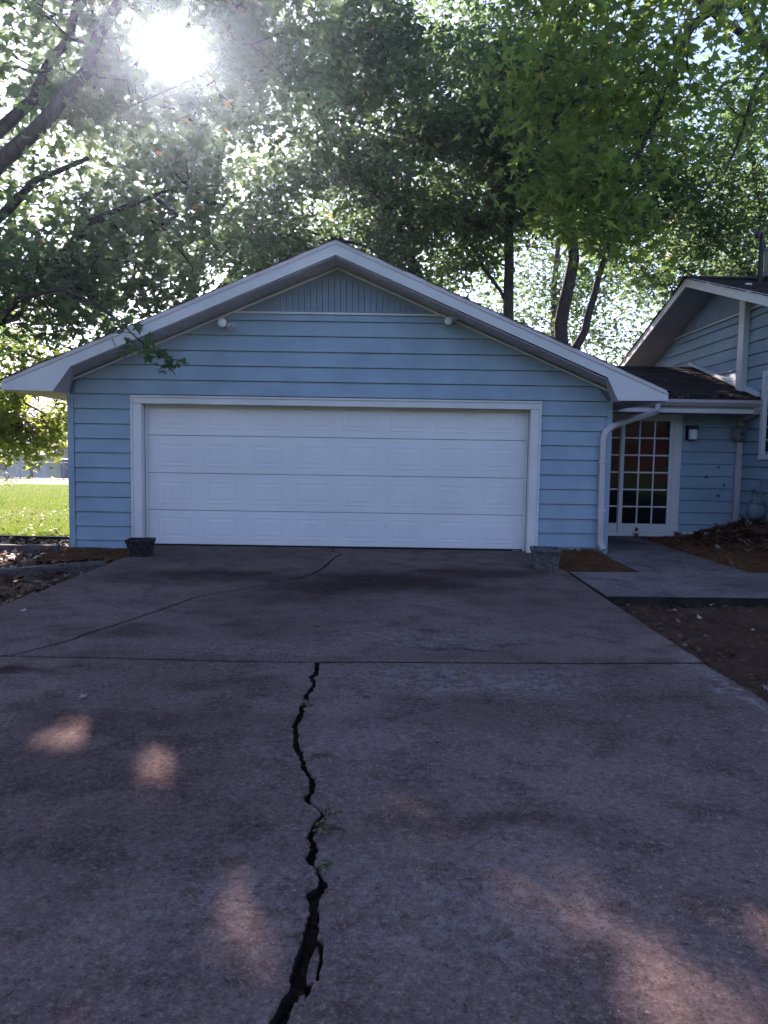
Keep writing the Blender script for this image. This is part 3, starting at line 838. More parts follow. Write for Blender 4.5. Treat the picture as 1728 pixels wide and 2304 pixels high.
def rect_pipe(pts, hw, hd, name, parent, mat, side=Vector((1, 0, 0))):
    """rectangular downspout swept along pts with corrugated faces"""
    pts = [Vector(p) for p in pts]; v = []; f = []
    for i, p in enumerate(pts):
        d = (pts[min(i+1, len(pts)-1)]-pts[max(i-1, 0)]).normalized()
        s_ = side - d*side.dot(d); s_.normalize(); n_ = d.cross(s_)
        prof = [(-1, -.8), (-.8, -1), (-.4, -1), (-.3, -.9), (.3, -.9), (.4, -1), (.8, -1), (1, -.8), (1, .8), (.8, 1), (-.8, 1), (-1, .8)]
        v += [p + s_*(a*hw) + n_*(b*hd) for a, b in prof]
    k = 12
    for i in range(len(pts)-1):
        for j in range(k):
            f.append((i*k+j, i*k+(j+1) % k, (i+1)*k+(j+1) % k, (i+1)*k+j))
    f += [tuple(range(k)), tuple(range((len(pts)-1)*k, len(pts)*k))]
    return mesh_obj(name, v, f, mat, parent)


def smooth_path(pts, r=.07, n=5):
    pts = [Vector(p) for p in pts]; out = [pts[0]]
    for i in range(1, len(pts)-1):
        a = pts[i]+(pts[i-1]-pts[i]).normalized()*min(r, (pts[i-1]-pts[i]).length*.45)
        b = pts[i]+(pts[i+1]-pts[i]).normalized()*min(r, (pts[i+1]-pts[i]).length*.45)
        for k in range(n+1):
            t = k/n; out.append(a*(1-t)**2+pts[i]*2*t*(1-t)+b*t*t)
    out.append(pts[-1]); return out


# downspout crossing from the gutter to the garage corner
ds = rect_pipe(smooth_path([(4.02, 1.43, 2.03), (3.98, 1.36, 1.93), (2.95, -.02, 1.67), (2.79, -.068, 1.57), (2.79, -.068, 1.3), (2.80, -.068, .25), (2.80, -.068, .15), (2.83, -.13, .06)], .10), .036, .030, 'downspout', link_b, M['gutter'])
MB().cbox(2.748, 2.852, -.104, -.034, 1.18, 1.205, .002).build('strap', M['gutter'], ds)
MB().cbox(2.748, 2.852, -.104, -.034, .55, .575, .002).build('strap', M['gutter'], ds)
# downspout in the corner by the house
ds2 = rect_pipe(smooth_path([(5.50, 1.44, 2.02), (5.50, 1.50, 1.95), (5.53, 2.02, 1.85), (5.53, 2.02, 1.7), (5.53, 2.02, .22), (5.53, 2.0, .17)], .05), .045, .036, 'downspout', link_b, M['gutter'])
MB().cbox(5.478, 5.582, 1.98, 2.06, 1.03, 1.06, .002).build('strap', M['gutter'], ds2)
# patio door
pd = MB().box(2.905, 4.645, YW-.001, YW+.0005, 0, 1.94).build('patio_door', M['interior'], link_b)
MB().cbox(4.515, 4.585, YW-.055, YW-.0015, .075, 1.872, .004).build('door_frame', M['white'], pd)
MB().cbox(4.586, 4.650, YW-.036, YW-.0015, -.01, 1.942, .004).build('door_casing', M['white'], pd)
MB().cbox(2.91, 4.585, YW-.055, YW-.0015, 1.873, 1.942, .004).build('door_frame', M['white'], pd)
MB().cbox(2.91, 4.585, YW-.075, YW-.0015, .012, .074, .005).build('door_sill', M['white'], pd)


def sash(x0, x1, z0, z1, yf, cols, rows_, stile, rail_b, rail_t, parent):
    MB().cbox(x0, x0+stile, yf, yf+.028, z0, z1, .004).build('stile', M['white'], parent)
    MB().cbox(x1-stile, x1, yf, yf+.028, z0, z1, .004).build('stile', M['white'], parent)
    MB().cbox(x0+stile+.0005, x1-stile-.0005, yf+.001, yf+.027, z0, z0+rail_b, .004).build('rail', M['white'], parent)
    MB().cbox(x0+stile+.0005, x1-stile-.0005, yf+.001, yf+.027, z1-rail_t, z1, .004).build('rail', M['white'], parent)
    gx0, gx1, gz0, gz1 = x0+stile, x1-stile, z0+rail_b, z1-rail_t
    mw = .0115
    for i in range(cols):
        for j in range(rows_):
            a, b = gx0+(gx1-gx0)*i/cols, gx0+(gx1-gx0)*(i+1)/cols
            c, d = gz0+(gz1-gz0)*j/rows_, gz0+(gz1-gz0)*(j+1)/rows_
            t1, t2 = random.uniform(-.0012, .0012), random.uniform(-.0012, .0012)
            mesh_obj('pane', [(a+.001, yf+.014+t1, c+.001), (b-.001, yf+.014+t2, c+.001), (b-.001, yf+.014-t1, d-.001), (a+.001, yf+.014-t2, d-.001),
                              (a+.001, yf+.018+t1, c+.001), (b-.001, yf+.018+t2, c+.001), (b-.001, yf+.018-t1, d-.001), (a+.001, yf+.018-t2, d-.001)],
                     [(0, 1, 2, 3), (7, 6, 5, 4), (0, 4, 5, 1), (1, 5, 6, 2), (2, 6, 7, 3), (3, 7, 4, 0)], M['glass'], parent)
    for i in range(1, cols):
        xx = gx0+(gx1-gx0)*i/cols
        MB().cbox(xx-mw, xx+mw, yf+.006, yf+.0125, gz0+.001, gz1-.001, .002).build('muntin', M['white'], parent)
    for j in range(1, rows_):
        zz = gz0+(gz1-gz0)*j/rows_
        MB().cbox(gx0+.001, gx1-.001, yf+.0045, yf+.0055+.006, zz-mw, zz+mw, .002).build('muntin', M['white'], parent)


sash(3.695, 4.514, .076, 1.872, YW-.050, 3, 6, .060, .135, .045, pd)
sash(2.915, 3.745, .076, 1.872, YW-.0205, 3, 6, .060, .135, .045, pd)

# ------------------------------------------------------------------ house with its gable facing the garage
HX = 5.6
house = empty('house', (HX, 3.1, 0), 'taller blue house at right with white rake boards and dark roof', 'house')
RY, RZ, HS = 3.1, 4.285, .31
hz = lambda y_: RZ - HS*abs(y_-RY)
HY0, HY1 = -1.0, 7.2
MB().prism([(HY0, -.1), (HY1, -.1), (HY1, hz(HY1)-.16), (RY, RZ-.16), (HY0, hz(HY0)-.16)], 'x', HX+.022, HX+.15).build('wall', M['siding'], house)
MB().box(HX+.151, 12, HY0, HY0+.12, -.1, hz(HY0)-.16).build('wall', M['siding'], house)


def lap_board_x(z0, z1, ya, yb, parent, x):
    """lap board on a wall facing -x"""
    v = []; N = 2
    t = random.uniform(-.001, .001)
    for i in range(N+1):
        yy = ya+(yb-ya)*i/N
        v += [(x-.029+t, yy, z0), (x-.0, yy, z0), (x+.004, yy, z1-.0095), (x-.0065, yy, z1-.0095)]
    f = []
    for i in range(N):
        a = 4*i; b = a+4
        f += [(a, a+3, b+3, b), (a+1, a, b, b+1), (a+2, a+1, b+1, b+2), (a+3, a+2, b+2, b+3)]
    f += [(0, 1, 2, 3), (4*N, 4*N+3, 4*N+2, 4*N+1)]
    return mesh_obj('siding_board', v, f, M['siding'], parent)


z = .02
while z < 3.50:
    z1 = z+.1885
    y1 = HY1 if z1 > 2.9 else (RY+ (z1-2.1)/.297*1.0 + .2 if z1 > 2.15 else 2.09)
    if z1 > 2.15: y1 = min(HY1, 6.9)
    else: y1 = 2.085
    lim = RY + (RZ-.17-z1)/HS
    y1 = min(y1, lim)
    y0_ = max(HY0, RY-(RZ-.17-z1)/HS)
    lap_board_x(z, min(z1, 3.525), y0_, y1, house, HX)
    z = z1
# vertical gable boards on the house
y = HY0+.3
while y < 6.2:
    a, b = y+.005, y+.093
    t_ = min(hz(a), hz(b))-.165
    if t_ > 3.58:
        MB().prism([(a, 3.56), (b, 3.56), (b, max(3.565, hz(b)-.165)), (a, max(3.565, hz(a)-.165))], 'x', HX-.014+random.uniform(-.0015, .0015), HX+.010).build('gable_board', M['gable'], house)
    y += .098
MB().cbox(HX-.030, HX-.0005, HY0+.2, 6.0, 3.532, 3.558, .003).build('gable_trim', M['white'], house)
# boxed cable chase standing on the low roof
MB().cbox(HX-.115, HX-.0205, 1.985, 2.165, 2.30, 3.94, .006).build('corner_post', M['white'], house)
# step flashing where the low roof meets the wall
fv = [(HX-.075, 1.55, zr(1.55)+.020), (HX-.022, 1.55, zr(1.55)+.020), (HX-.022, YR+.05, zr(YR)+.040), (HX-.075, YR+.05, zr(YR)+.040)]
fv += [(HX-.075, 1.55, zr(1.55)+.075), (HX-.022, 1.55, zr(1.55)+.085), (HX-.022, YR+.05, zr(YR)+.090), (HX-.075, YR+.05, zr(YR)+.085)]
mesh_obj('flashing', fv, [(3, 2, 1, 0), (4, 5, 6, 7), (0, 1, 5, 4), (1, 2, 6, 5), (2, 3, 7, 6), (3, 0, 4, 7)], M['white'], house)
# roof
HE0, HE1 = -1.6, 7.6
hroof = MB().prism([(HE0, hz(HE0)-.12), (RY, RZ-.12), (HE1, hz(HE1)-.12), (HE1, hz(HE1)-.03), (RY, RZ-.03), (HE0, hz(HE0)-.03)], 'x', 5.03, 12.5).build('roof', M['soffitgrey'], house)
for s, ye in ((-1, HE0), (1, HE1)):
    MB().prism([(RY, RZ-.165), (ye, hz(ye)-.165), (ye, hz(ye)-.015), (RY, RZ-.015)], 'x', 5.0, 5.029).build('rake_board', M['fascia'], hroof)
    MB().prism([(RY, RZ-.162), (ye, hz(ye)-.162), (ye, hz(ye)-.150), (RY, RZ-.150)], 'x', 5.0295, 5.598).build('rake_soffit', M['soffitgrey'], hroof)
    L = math.hypot(abs(ye-RY), HS*abs(ye-RY)); up = Vector((0, -s, HS)).normalized(); nrm = Vector((0, s*HS, 1)).normalized()
    a = Vector((4.975, ye, hz(ye)-.03)); b = Vector((12.5, ye, hz(ye)-.03))
    shingle_mesh(a, b, up, nrm, int(L/.14)+1, .14, 'shingles', hroof, seed=30+s)
rc = MB(); x = 4.97
while x < 12:
    rc.prism([(RY-.15, RZ-.15*HS-.004), (RY, RZ+.006), (RY+.15, RZ-.15*HS-.004), (RY+.15, RZ-.15*HS+.006), (RY, RZ+.02), (RY-.15, RZ-.15*HS+.006)], 'x', x, x+.19); x += .192
tag(rc.build('ridge_cap', M['shingle'], hroof), kind='stuff')
# metal flue and bent vent pipe on the roof
ch = MB().lathe([(.17, 0), (.17, .55), (.185, .555), (.185, .60), (.15, .62)], (6.25, 2.65, 4.05), 24).build('chimney', M['steel'], hroof, smooth=True)
MB().lathe([(.19, .0), (.19, .14), (.172, .15)], (6.25, 2.65, 4.05), 24).build('flue_collar', M['black'], ch, smooth=True)
MB().tube(smooth_path([(5.99, 2.6, 4.05), (5.99, 2.6, 4.80), (5.96, 2.58, 4.88), (5.90, 2.55, 4.86), (5.885, 2.54, 4.78)], .06), [.038]*1+[.038]*100 if False else .038, 10).build('vent_pipe', M['black'], hroof, smooth=True)
# window at the right edge of the picture
hw = MB().box(HX-.004, HX-.0008, .35, 1.40, 1.32, 2.48).build('window', M['interior'], house)
MB().cbox(HX-.05, HX-.0205, 1.36, 1.46, 1.25, 2.55, .004).build('window_frame', M['white'], hw)
MB().cbox(HX-.05, HX-.0205, .25, 1.359, 2.46, 2.55, .004).build('window_frame', M['white'], hw)
MB().cbox(HX-.06, HX-.0205, .25, 1.359, 1.25, 1.33, .004).build('window_sill', M['white'], hw)
MB().cbox(HX-.035, HX-.0215, 1.31, 1.3585, 1.331, 2.459, .003).build('sash', M['white'], hw)
MB().box(HX-.026, HX-.022, .30, 1.309, 1.331, 2.459).build('pane', M['glass'], hw)

# ------------------------------------------------------------------ fittings on the walls
def flood(name, loc, label, heads, mats):
    r = empty(name, loc, label, 'floodlight', 'gable floodlights')
    x, y, z = loc
    MB().lathe([(.045, 0), (.045, .018), (.030, .028)], (x, y-.006, z), 16, 'y').build('mounting_plate', M['white'], r, smooth=True)
    for (dx, dz, rad, tx, m_) in heads:
        c0 = Vector((x, y-.034, z)); c1 = Vector((x+dx, y-.10, z+dz))
        a = MB().tube([c0, (c0+c1)/2+Vector((0, 0, -.01)), c1], .009, 8).build('arm', M['gutter'], r)
        h = MB().lathe([(rad*.35, -.03), (rad*.62, .0), (rad*.95, .05), (rad, .065), (rad*.96, .072)], c1, 18, 'y').build('lamp_head', M[mats], r, smooth=True)
        MB().lathe([(rad*.93, .0722), (rad*.75, .082), (rad*.3, .088)], c1, 18, 'y').build('lens', M[m_], h, smooth=True)
    return r
flood('floodlight', (-1.99, -.02, 2.83), 'white twin-head floodlight with one large round lamp, left of the gable', [(-.07, .025, .056, 0, 'lampglass'), (.07, -.015, .042, 0, 'steel')], 'white')
flood('floodlight', (.80, -.02, 2.955), 'small twin-head floodlight under the right rake of the gable', [(-.035, -.035, .048, 0, 'lampglass'), (.06, .02, .040, 0, 'steel')], 'cream')

lamp = empty('wall_lamp', (4.785, YW-.02, 1.65), 'black-backed wall lamp with white glass shade beside the patio door', 'wall lamp')
MB().cbox(4.70, 4.87, YW-.040, YW-.0195, 1.535, 1.765, .004).build('back_plate', M['black'], lamp)
MB().cbox(4.705, 4.868, YW-.135, YW-.0405, 1.70, 1.762, .006).build('hood', M['black'], lamp)
MB().lathe([(.050, 0), (.066, .006), (.068, .15), (.064, .155)], (4.79, YW-.110, 1.545), 18).build('lamp_shade', M['lampglass'], lamp, smooth=True)

bell = empty('alarm_bell', (5.53, 1.955, 1.64), 'round grey alarm bell fixed to the corner downspout of the breezeway', 'bell')
MB().lathe([(.115, 0), (.125, .01), (.122, .03), (.095, .055), (.045, .068), (.04, .070)], (5.50, 1.965, 1.64), 24, 'y').build('gong', M['grey_metal'], bell, smooth=True)
MB().lathe([(.022, .0702), (.022, .08), (.012, .086)], (5.50, 1.965, 1.64), 12, 'y').build('centre_bolt', M['black'], bell, smooth=True)
MB().cbox(5.56, 5.64, 1.92, 1.99, 1.58, 1.70, .005).build('junction_box', M['gutter'], bell)

meter = empty('gas_meter', (5.42, 1.25, 0), 'grey gas meter with pipes beside the leaf pile at the house wall', 'gas meter')
MB().lathe([(.05, -.10), (.10, -.09), (.13, -.05), (.13, .06), (.09, .10), (.04, .11)], (5.43, 1.20, .50), 18, 'x').build('meter_body', M['grey_metal'], meter, smooth=True)
MB().cbox(5.36, 5.50, 1.11, 1.29, .60, .70, .02).build('meter_head', M['grey_metal'], meter)
MB().tube(smooth_path([(5.46, 1.38, .02), (5.46, 1.38, .80), (5.46, 1.24, .80), (5.46, 1.24, .66)], .05), .018, 8).build('inlet_pipe', M['grey_metal'], meter, smooth=True)
MB().tube(smooth_path([(5.46, 1.15, .66), (5.46, 1.15, .95), (5.585, 1.15, .95)], .05), .018, 8).build('outlet_pipe', M['grey_metal'], meter, smooth=True)


# planters
def planter(loc, rot, label, mat, w, h, inset, seed):
    x, y, z = loc; R = random.Random(seed)
    r = empty('planter', loc, label, 'planter', 'planters flanking the garage door')
    ca, sa = math.cos(rot), math.sin(rot)
    def ring(hw, zz, rr=.25, n=5):
        out = []
        c = hw*rr
        for q in range(4):
            a0 = q*PI/2
            cx, cy_ = (hw-c)*(1 if q in (0, 3) else -1), (hw-c)*(1 if q in (0, 1) else -1)
            for k in range(n):
                a = a0+(PI/2)*k/(n-1)
                px, py = cx+c*math.cos(a), cy_+c*math.sin(a)
                j = 1+.02*R.uniform(-1, 1)
                out.append((x+(px*ca-py*sa)*j, y+(px*sa+py*ca)*j, z+zz))
        return out
    prof = [(w*.80, 0), (w*.82, .012), (w*.80, .02), (w*.86, h*.35), (w*.93, h*.7), (w, h*.86), (w*1.03, h*.9), (w*1.03, h-.006), (w*1.0, h), (w*.84, h), (w*.82, h-.05)]
    v = []; f = []; k = 20
    for hw, zz in prof: v += ring(hw, zz, .16)
    for i in range(len(prof)-1):
        for j in range(k): f.append((i*k+j, i*k+(j+1) % k, (i+1)*k+(j+1) % k, (i+1)*k+j))
    f.append(tuple(reversed(range(k))))
    mesh_obj('pot', v, f, mat, r)
    so = ring(w*.825, h-.045, .16)
    so2 = [(p[0], p[1], p[2]+R.uniform(-.004, .008)) for p in so]
    mesh_obj('potting_soil', so2 + [(x, y, z+h-.03)], [(i, (i+1) % k, k) for i in range(k)], M['soil'], r)
    # ribs at the corners and mid faces
    for q in range(8):
        a = rot + q*PI/4 + PI/8*0; rad = 1.30 if q % 2 else .98
        p0 = Vector((x+math.cos(a)*w*.80*rad*.985, y+math.sin(a)*w*.80*rad*.985, z+.02)); p1 = Vector((x+math.cos(a)*w*.985*rad, y+math.sin(a)*w*.985*rad, z+h*.86))
        if q % 2 == 0: MB().tube([p0, p1], [.010, .012], 6).build('rib', mat, r)
    return r
planter((-2.885, -.86, 0.001), .12, 'blackened square tapered planter at the left of the garage door', M['planter_dark'], .150, .200, 0, 3)
planter((1.83, -1.31, 0.001), -.1, 'grey weathered square tapered planter at the right of the garage door', M['planter_grey'], .160, .225, 0, 5)

# landscape timbers and plastic edging in the left bed
def timber(p0, p1, w, h, label, seed):
    R = random.Random(seed); a, b = Vector(p0), Vector(p1); d = (b-a).normalized(); s_ = Vector((-d.y, d.x, 0)); n = 14; v = []; f = []
    for i in range(n+1):
        c = a.lerp(b, i/n)
        pr = [(-1, .15), (-.75, 0), (.75, 0), (1, .15), (1, .8), (.72, 1), (-.72, 1), (-1, .8)]
        v += [c+s_*(q[0]*w/2+R.uniform(-.006, .006))+Vector((0, 0, q[1]*h+R.uniform(-.006, .006))) for q in pr]
    for i in range(n):
        for j in range(8): f.append((i*8+j, i*8+(j+1) % 8, (i+1)*8+(j+1) % 8, (i+1)*8+j))
    f += [tuple(range(8)), tuple(range(n*8, n*8+8))]
    return tag(mesh_obj('landscape_timber', v, f, M['timber']), label, 'timber', 'timbers edging the left bed')
timber((-7.4, -.62, -.09), (-4.10, -.30, -.09), .11, .13, 'weathered landscape timber running to the garage corner through the leaf bed', 1)
timber((-4.05, -2.30, -.10), (-3.07, -1.52, -.10), .12, .13, 'dark landscape timber ending at the driveway edge in the leaf bed', 2)
ed = MB(); pts = [(-9.4, 1.45), (-8, 1.28), (-6.5, 1.10), (-5.4, .98), (-4.1, .88)]
for a, b in zip(pts[:-1], pts[1:]):
    ed.add([(a[0], a[1], -.14), (b[0], b[1], -.14), (b[0], b[1], -.02), (a[0], a[1], -.02), (a[0], a[1]+.02, -.14), (b[0], b[1]+.02, -.14), (b[0], b[1]+.02, -.02), (a[0], a[1]+.02, -.02)],
           [(0, 1, 2, 3), (5, 4, 7, 6), (3, 2, 6, 7)])
ed.tube([(p[0], p[1]+.01, -.02) for p in pts], .018, 8)
tag(ed.build('lawn_edging', M['black'], smooth=True), 'black edging strip between the lawn and the leaf bed', 'edging')

# ------------------------------------------------------------------ leaves and trees
STAR = np.array([(0, 0), (.10, -.06), (.42, -.20), (.26, .10), (.58, .34), (.24, .36), (0, 1.0), (-.24, .36), (-.58, .34), (-.26, .10), (-.42, -.20), (-.10, -.06)], float)
STAR_F = [(0, 1, 2, 3), (0, 3, 4, 5), (0, 5, 6, 7), (0, 7, 8, 9), (0, 9, 10, 11)]
STAR3 = np.array([(0, -.2), (.50, .12), (.18, .30), (0, 1.0), (-.18, .30), (-.50, .12)], float)
STAR3_F = [(0, 1, 2), (0, 2, 3, 4), (0, 4, 5)]


def leaf_frames(n, R, droop=.5, spread=.75):
    nrm = R.normal(0, spread, (n, 3)); nrm[:, 2] = np.abs(nrm[:, 2]) + .55
    nrm /= np.linalg.norm(nrm, axis=1)[:, None]
    tip = R.normal(0, 1, (n, 3)); tip[:, 2] -= droop
    tip -= nrm*np.sum(tip*nrm, 1)[:, None]; tip /= np.linalg.norm(tip, axis=1)[:, None]
    side = np.cross(tip, nrm)
    return nrm, tip, side


def leaves_mesh(name, pos, size, frames, tmpl, faces, mat, parent, tint, curl=.18, kind=None):
    nrm, tip, side = frames; n = len(pos); k = len(tmpl)
    u, v = tmpl[:, 0], tmpl[:, 1]
    w_ = -curl*(np.abs(u)**1.3 + .5*np.clip(v, 0, None)**2) + .06*np.sin(u*9)
    V = pos[:, None, :] + size[:, None, None]*(side[:, None, :]*u[None, :, None] + tip[:, None, :]*v[None, :, None] + nrm[:, None, :]*w_[None, :, None])
    V = V.reshape(-1, 3)
    off = (np.arange(n)*k)[:, None]
    loops = np.concatenate([(off+np.array(f)[None, :]) for f in faces], axis=1).ravel()
    lens = np.tile(np.array([len(f) for f in faces]), n)
    starts = np.concatenate([[0], np.cumsum(lens)[:-1]])
    me = bpy.data.meshes.new(name)
    me.vertices.add(len(V)); me.vertices.foreach_set('co', V.ravel().astype(np.float32))
    me.loops.add(len(loops)); me.loops.foreach_set('vertex_index', loops.astype(np.int32))
    me.polygons.add(len(lens)); me.polygons.foreach_set('loop_start', starts.astype(np.int32))
    at = me.attributes.new('tint', 'FLOAT', 'POINT')
    at.data.foreach_set('value', np.repeat(tint, k).astype(np.float32))
    me.update(calc_edges=True); me.validate()
    me.materials.append(mat)
    o = bpy.data.objects.new(name, me)
    if parent is not None:
        V0 = np.array(abs_loc(parent)); co = V - V0
        me.vertices.foreach_set('co', co.ravel().astype(np.float32)); me.update()
        COL.objects.link(o); o.parent = parent
    else:
        COL.objects.link(o)
    if kind: o['kind'] = kind
    return o


# a few leaf meshes shared by the leaves that are objects of their own
LEAF_SHARED = []
def leaf_shared(mat):
    out = []
    for q in range(6):
        R = np.random.default_rng(100+q)
        cu = .10+.30*R.random()
        u, v = STAR[:, 0], STAR[:, 1]
        w_ = -cu*(np.abs(u)**1.3+.5*np.clip(v, 0, None)**2)
        me = bpy.data.meshes.new('leaf')
        me.from_pydata([(a, b, c) for a, b, c in zip(u, v, w_)], [], STAR_F)
        at = me.attributes.new('tint', 'FLOAT', 'POINT'); at.data.foreach_set('value', np.full(len(u), R.random()*.95, np.float32))
        me.materials.append(mat); out.append(me)
    return out


def single_leaves(pos, size, frames, idx, meshes, parent):
    nrm, tip, side = frames; P0 = abs_loc(parent)
    for c, i in enumerate(idx):
        o = bpy.data.objects.new('leaf', meshes[c % len(meshes)])
        m_ = Matrix((Vector(side[i])*size[i], Vector(tip[i])*size[i], Vector(nrm[i])*size[i])).transposed().to_4x4()
        m_.translation = Vector(pos[i])-P0
        COL.objects.link(o); o.parent = parent; o.matrix_local = m_


def sky_hole(P, cone=.026):
    """the open gap in the canopies where the sun breaks through; lies along the sun's direction over the driveway"""
    d = P - np.array(CAM); s_ = np.array(SUN_DIR)
    t = d @ s_; r = np.linalg.norm(d - t[:, None]*s_, axis=1)
    ok = r > cone*t
    if cone > .031: return ok
    # smaller chinks through which the sun reaches the driveway
    for gx0, gy0, rr in ((-1.40, -6.37, .10), (-1.62, -6.33, .05), (-.89, -6.74, .10), (-.40, -7.68, .07), (-.30, -7.86, .06), (.46, -7.62, .045), (.60, -7.74, .06), (.78, -7.88, .065), (.95, -8.02, .07), (-.9, -7.75, .04), (-4.6, -1.0, .3), (-5.0, -.4, .25)):
        d2 = P - np.array((gx0, gy0, 0.0)); t2 = d2 @ s_
        ok &= ~((np.linalg.norm(d2 - t2[:, None]*s_, axis=1) < rr) & (t2 > 0))
    return ok


def clear_of_roofs(P, m=.22):
    x, y, z = P[:, 0], P[:, 1], P[:, 2]
    g = (x > -4.9) & (x < 3.7) & (y > -.75) & (y < 7.1) & (z < 3.825-SL*np.abs(x-X0)+m)
    h = (x > 4.7) & (y > -1.9) & (y < 7.8) & (z < 4.285-HS*np.abs(y-RY)+m)
    b = (x > 2.5) & (x < 5.7) & (y > 1) & (y < 6.6) & (z < 3.0+m)
    return ~(g | h | b) & (z > .25)


def sample_crown(blobs, n, R, holes=.10, hs=.55, seed=0.0):
    out = []
    W = np.array([b[2] for b in blobs], float); W /= W.sum()
    while len(out) < n:
        b = blobs[R.choice(len(blobs), p=W)]
        q = R.normal(0, 1, 3); q /= np.linalg.norm(q); q *= R.random()**(1/2.2)
        p = np.array(b[0])+q*np.array(b[1])
        if mnoise.noise(Vector((p[0]*hs+seed, p[1]*hs, p[2]*hs*1.4))) < holes-.28: continue
        out.append(p)
    P = np.array(out)
    return P[clear_of_roofs(P)]


def grow_tree(name, label, cat_group, base, limbs, blobs, n_clusters, per, leaf_size, mat, seed, r_trunk=.2, near=0, cl_r=.42, tmpl=None, holes=.10,
              droop=.5, hs=.55, extra=None, hole=True, tintshift=0.0, twig=.0055):
    R = np.random.default_rng(seed)
    tree = empty(name, base, label, 'tree', cat_group)
    nodes = [np.array(base, float)]; par = [-1]; rmin = [r_trunk]
    def add(p, q, r=0.0):
        nodes.append(np.array(p, float)); par.append(q); rmin.append(r); return len(nodes)-1
    for lb in limbs:
        pts = lb[0]; r0, r1 = lb[1], lb[2]
        A = np.array(nodes); cur = int(np.argmin(np.linalg.norm(A-np.array(pts[0]), axis=1)))
        if np.linalg.norm(nodes[cur]-np.array(pts[0])) > .05: cur = add(pts[0], cur, r0)
        tot = len(pts)-1
        for i in range(tot):
            a, b = np.array(pts[i], float), np.array(pts[i+1], float); L = np.linalg.norm(b-a); m_ = max(1, int(L/.45))
            for k in range(1, m_+1):
                t = k/m_; p = a+(b-a)*t + (R.normal(0, .035, 3) if k < m_ else 0)
                cur = add(p, cur, r0+(r1-r0)*((i+t)/tot))
    C = sample_crown(blobs, n_clusters, R, holes, hs, seed*3.1)
    nx_ = 0
    CR_ = np.full(len(C), cl_r)
    if extra is not None:
        C = np.vstack([C, np.array(extra, float)]); CR_ = np.concatenate([CR_, np.full(len(extra), .11)])
    A0 = np.array(nodes)
    dmin = np.array([np.min(np.linalg.norm(A0-c, axis=1)) for c in C]); CR_ = CR_[np.argsort(dmin)]; C = C[np.argsort(dmin)]
    tips = []; tipr = []
    buf = np.zeros((len(nodes)+len(C)*14, 3)); buf[:len(nodes)] = A0; nn = len(nodes)
    for c, cr_ in zip(C, CR_):
        d = np.linalg.norm(buf[:nn]-c, axis=1) + .25*np.clip(buf[:nn, 2]-c[2], 0, None)
        q = int(np.argmin(d)); a = nodes[q]
        if hole and not np.all(sky_hole(a+(c-a)*np.linspace(0, 1, 9)[:, None], .033)): continue
        L = np.linalg.norm(c-a); m_ = min(12, max(1, int(L/.33))); cur = q
        for k in range(1, m_+1):
            t = k/m_; p = a+(c-a)*t + (R.normal(0, .03, 3) if k < m_ else 0); p[2] += .10*math.sin(t*PI)*min(L, 2.0)
            cur = add(p, cur); buf[nn] = p; nn += 1
        tips.append(cur); tipr.append(cr_)
    cnt = np.zeros(len(nodes))
    for t in tips: cnt[t] += 1
    for i in range(len(nodes)-1, 0, -1): cnt[par[i]] += cnt[i]
    rad = np.maximum(twig*np.power(np.maximum(cnt, .5), .46), np.array(rmin))
    trunk, twigs = MB(), MB()
    for i in range(1, len(nodes)):
        q = par[i]; r0 = min(rad[q], rad[i]*1.25+.004); r1 = rad[i]
        big = rmin[i] > 0
        mbx = trunk if big else twigs
        a, b = Vector(nodes[q]), Vector(nodes[i])
        mbx.tube([a, b], [rad[q] if big else r0, r1], 9 if r1 > .06 else (6 if r1 > .02 else 3), cap=False)
    mesh_obj('trunk', trunk.v, trunk.f, M['bark'], tree, smooth=True)
    tag(mesh_obj('branches', twigs.v, twigs.f, M['bark'], tree, smooth=True), kind='stuff')
    tp = np.array([nodes[t] for t in tips])
    CR_ = np.array(tipr)
    P = np.repeat(tp, per, axis=0) + R.normal(0, 1, (len(tp)*per, 3))*np.array([1, 1, .62])*np.repeat(CR_, per)[:, None]
    P[:, 2] -= .12*cl_r
    P = P[(np.repeat(CR_, per) > .2) | (R.random(len(P)) < .42)]
    P = P[clear_of_roofs(P, .06)]
    if hole: P = P[sky_hole(P)]
    n = len(P); fr = leaf_frames(n, R, droop); size = leaf_size*np.clip(R.normal(.92, .24, n), .4, 1.5)
    tint = np.clip(R.random(n)+tintshift*(1-R.random(n)), 0, 1)
    T, TF = tmpl or (STAR, STAR_F)
    if near:
        # the leaves that show largest are objects of their own
        d = P-np.array(CAM); dist = d[:, 1]
        s_ = np.array([d @ np.array(_r2), d @ np.array(_u2), d @ np.array(_fwd)])
        vis = (s_[2] > 1) & (np.abs(s_[0]/s_[2]) < .50) & (np.abs(s_[1]/s_[2]) < .67)
        score = np.where(vis, size/np.maximum(s_[2], .1), 0)
        idx = np.argsort(-score)[:near]
        single_leaves(P, size, fr, idx, leaf_shared(mat), tree)
        keep = np.ones(n, bool); keep[idx] = False
        P, size, tint = P[keep], size[keep], tint[keep]; fr = tuple(q[keep] for q in fr)
    leaves_mesh('crown', P, size, fr, T, TF, mat, tree, tint, kind='stuff')
    return tree


FAR = (STAR3, STAR3_F)
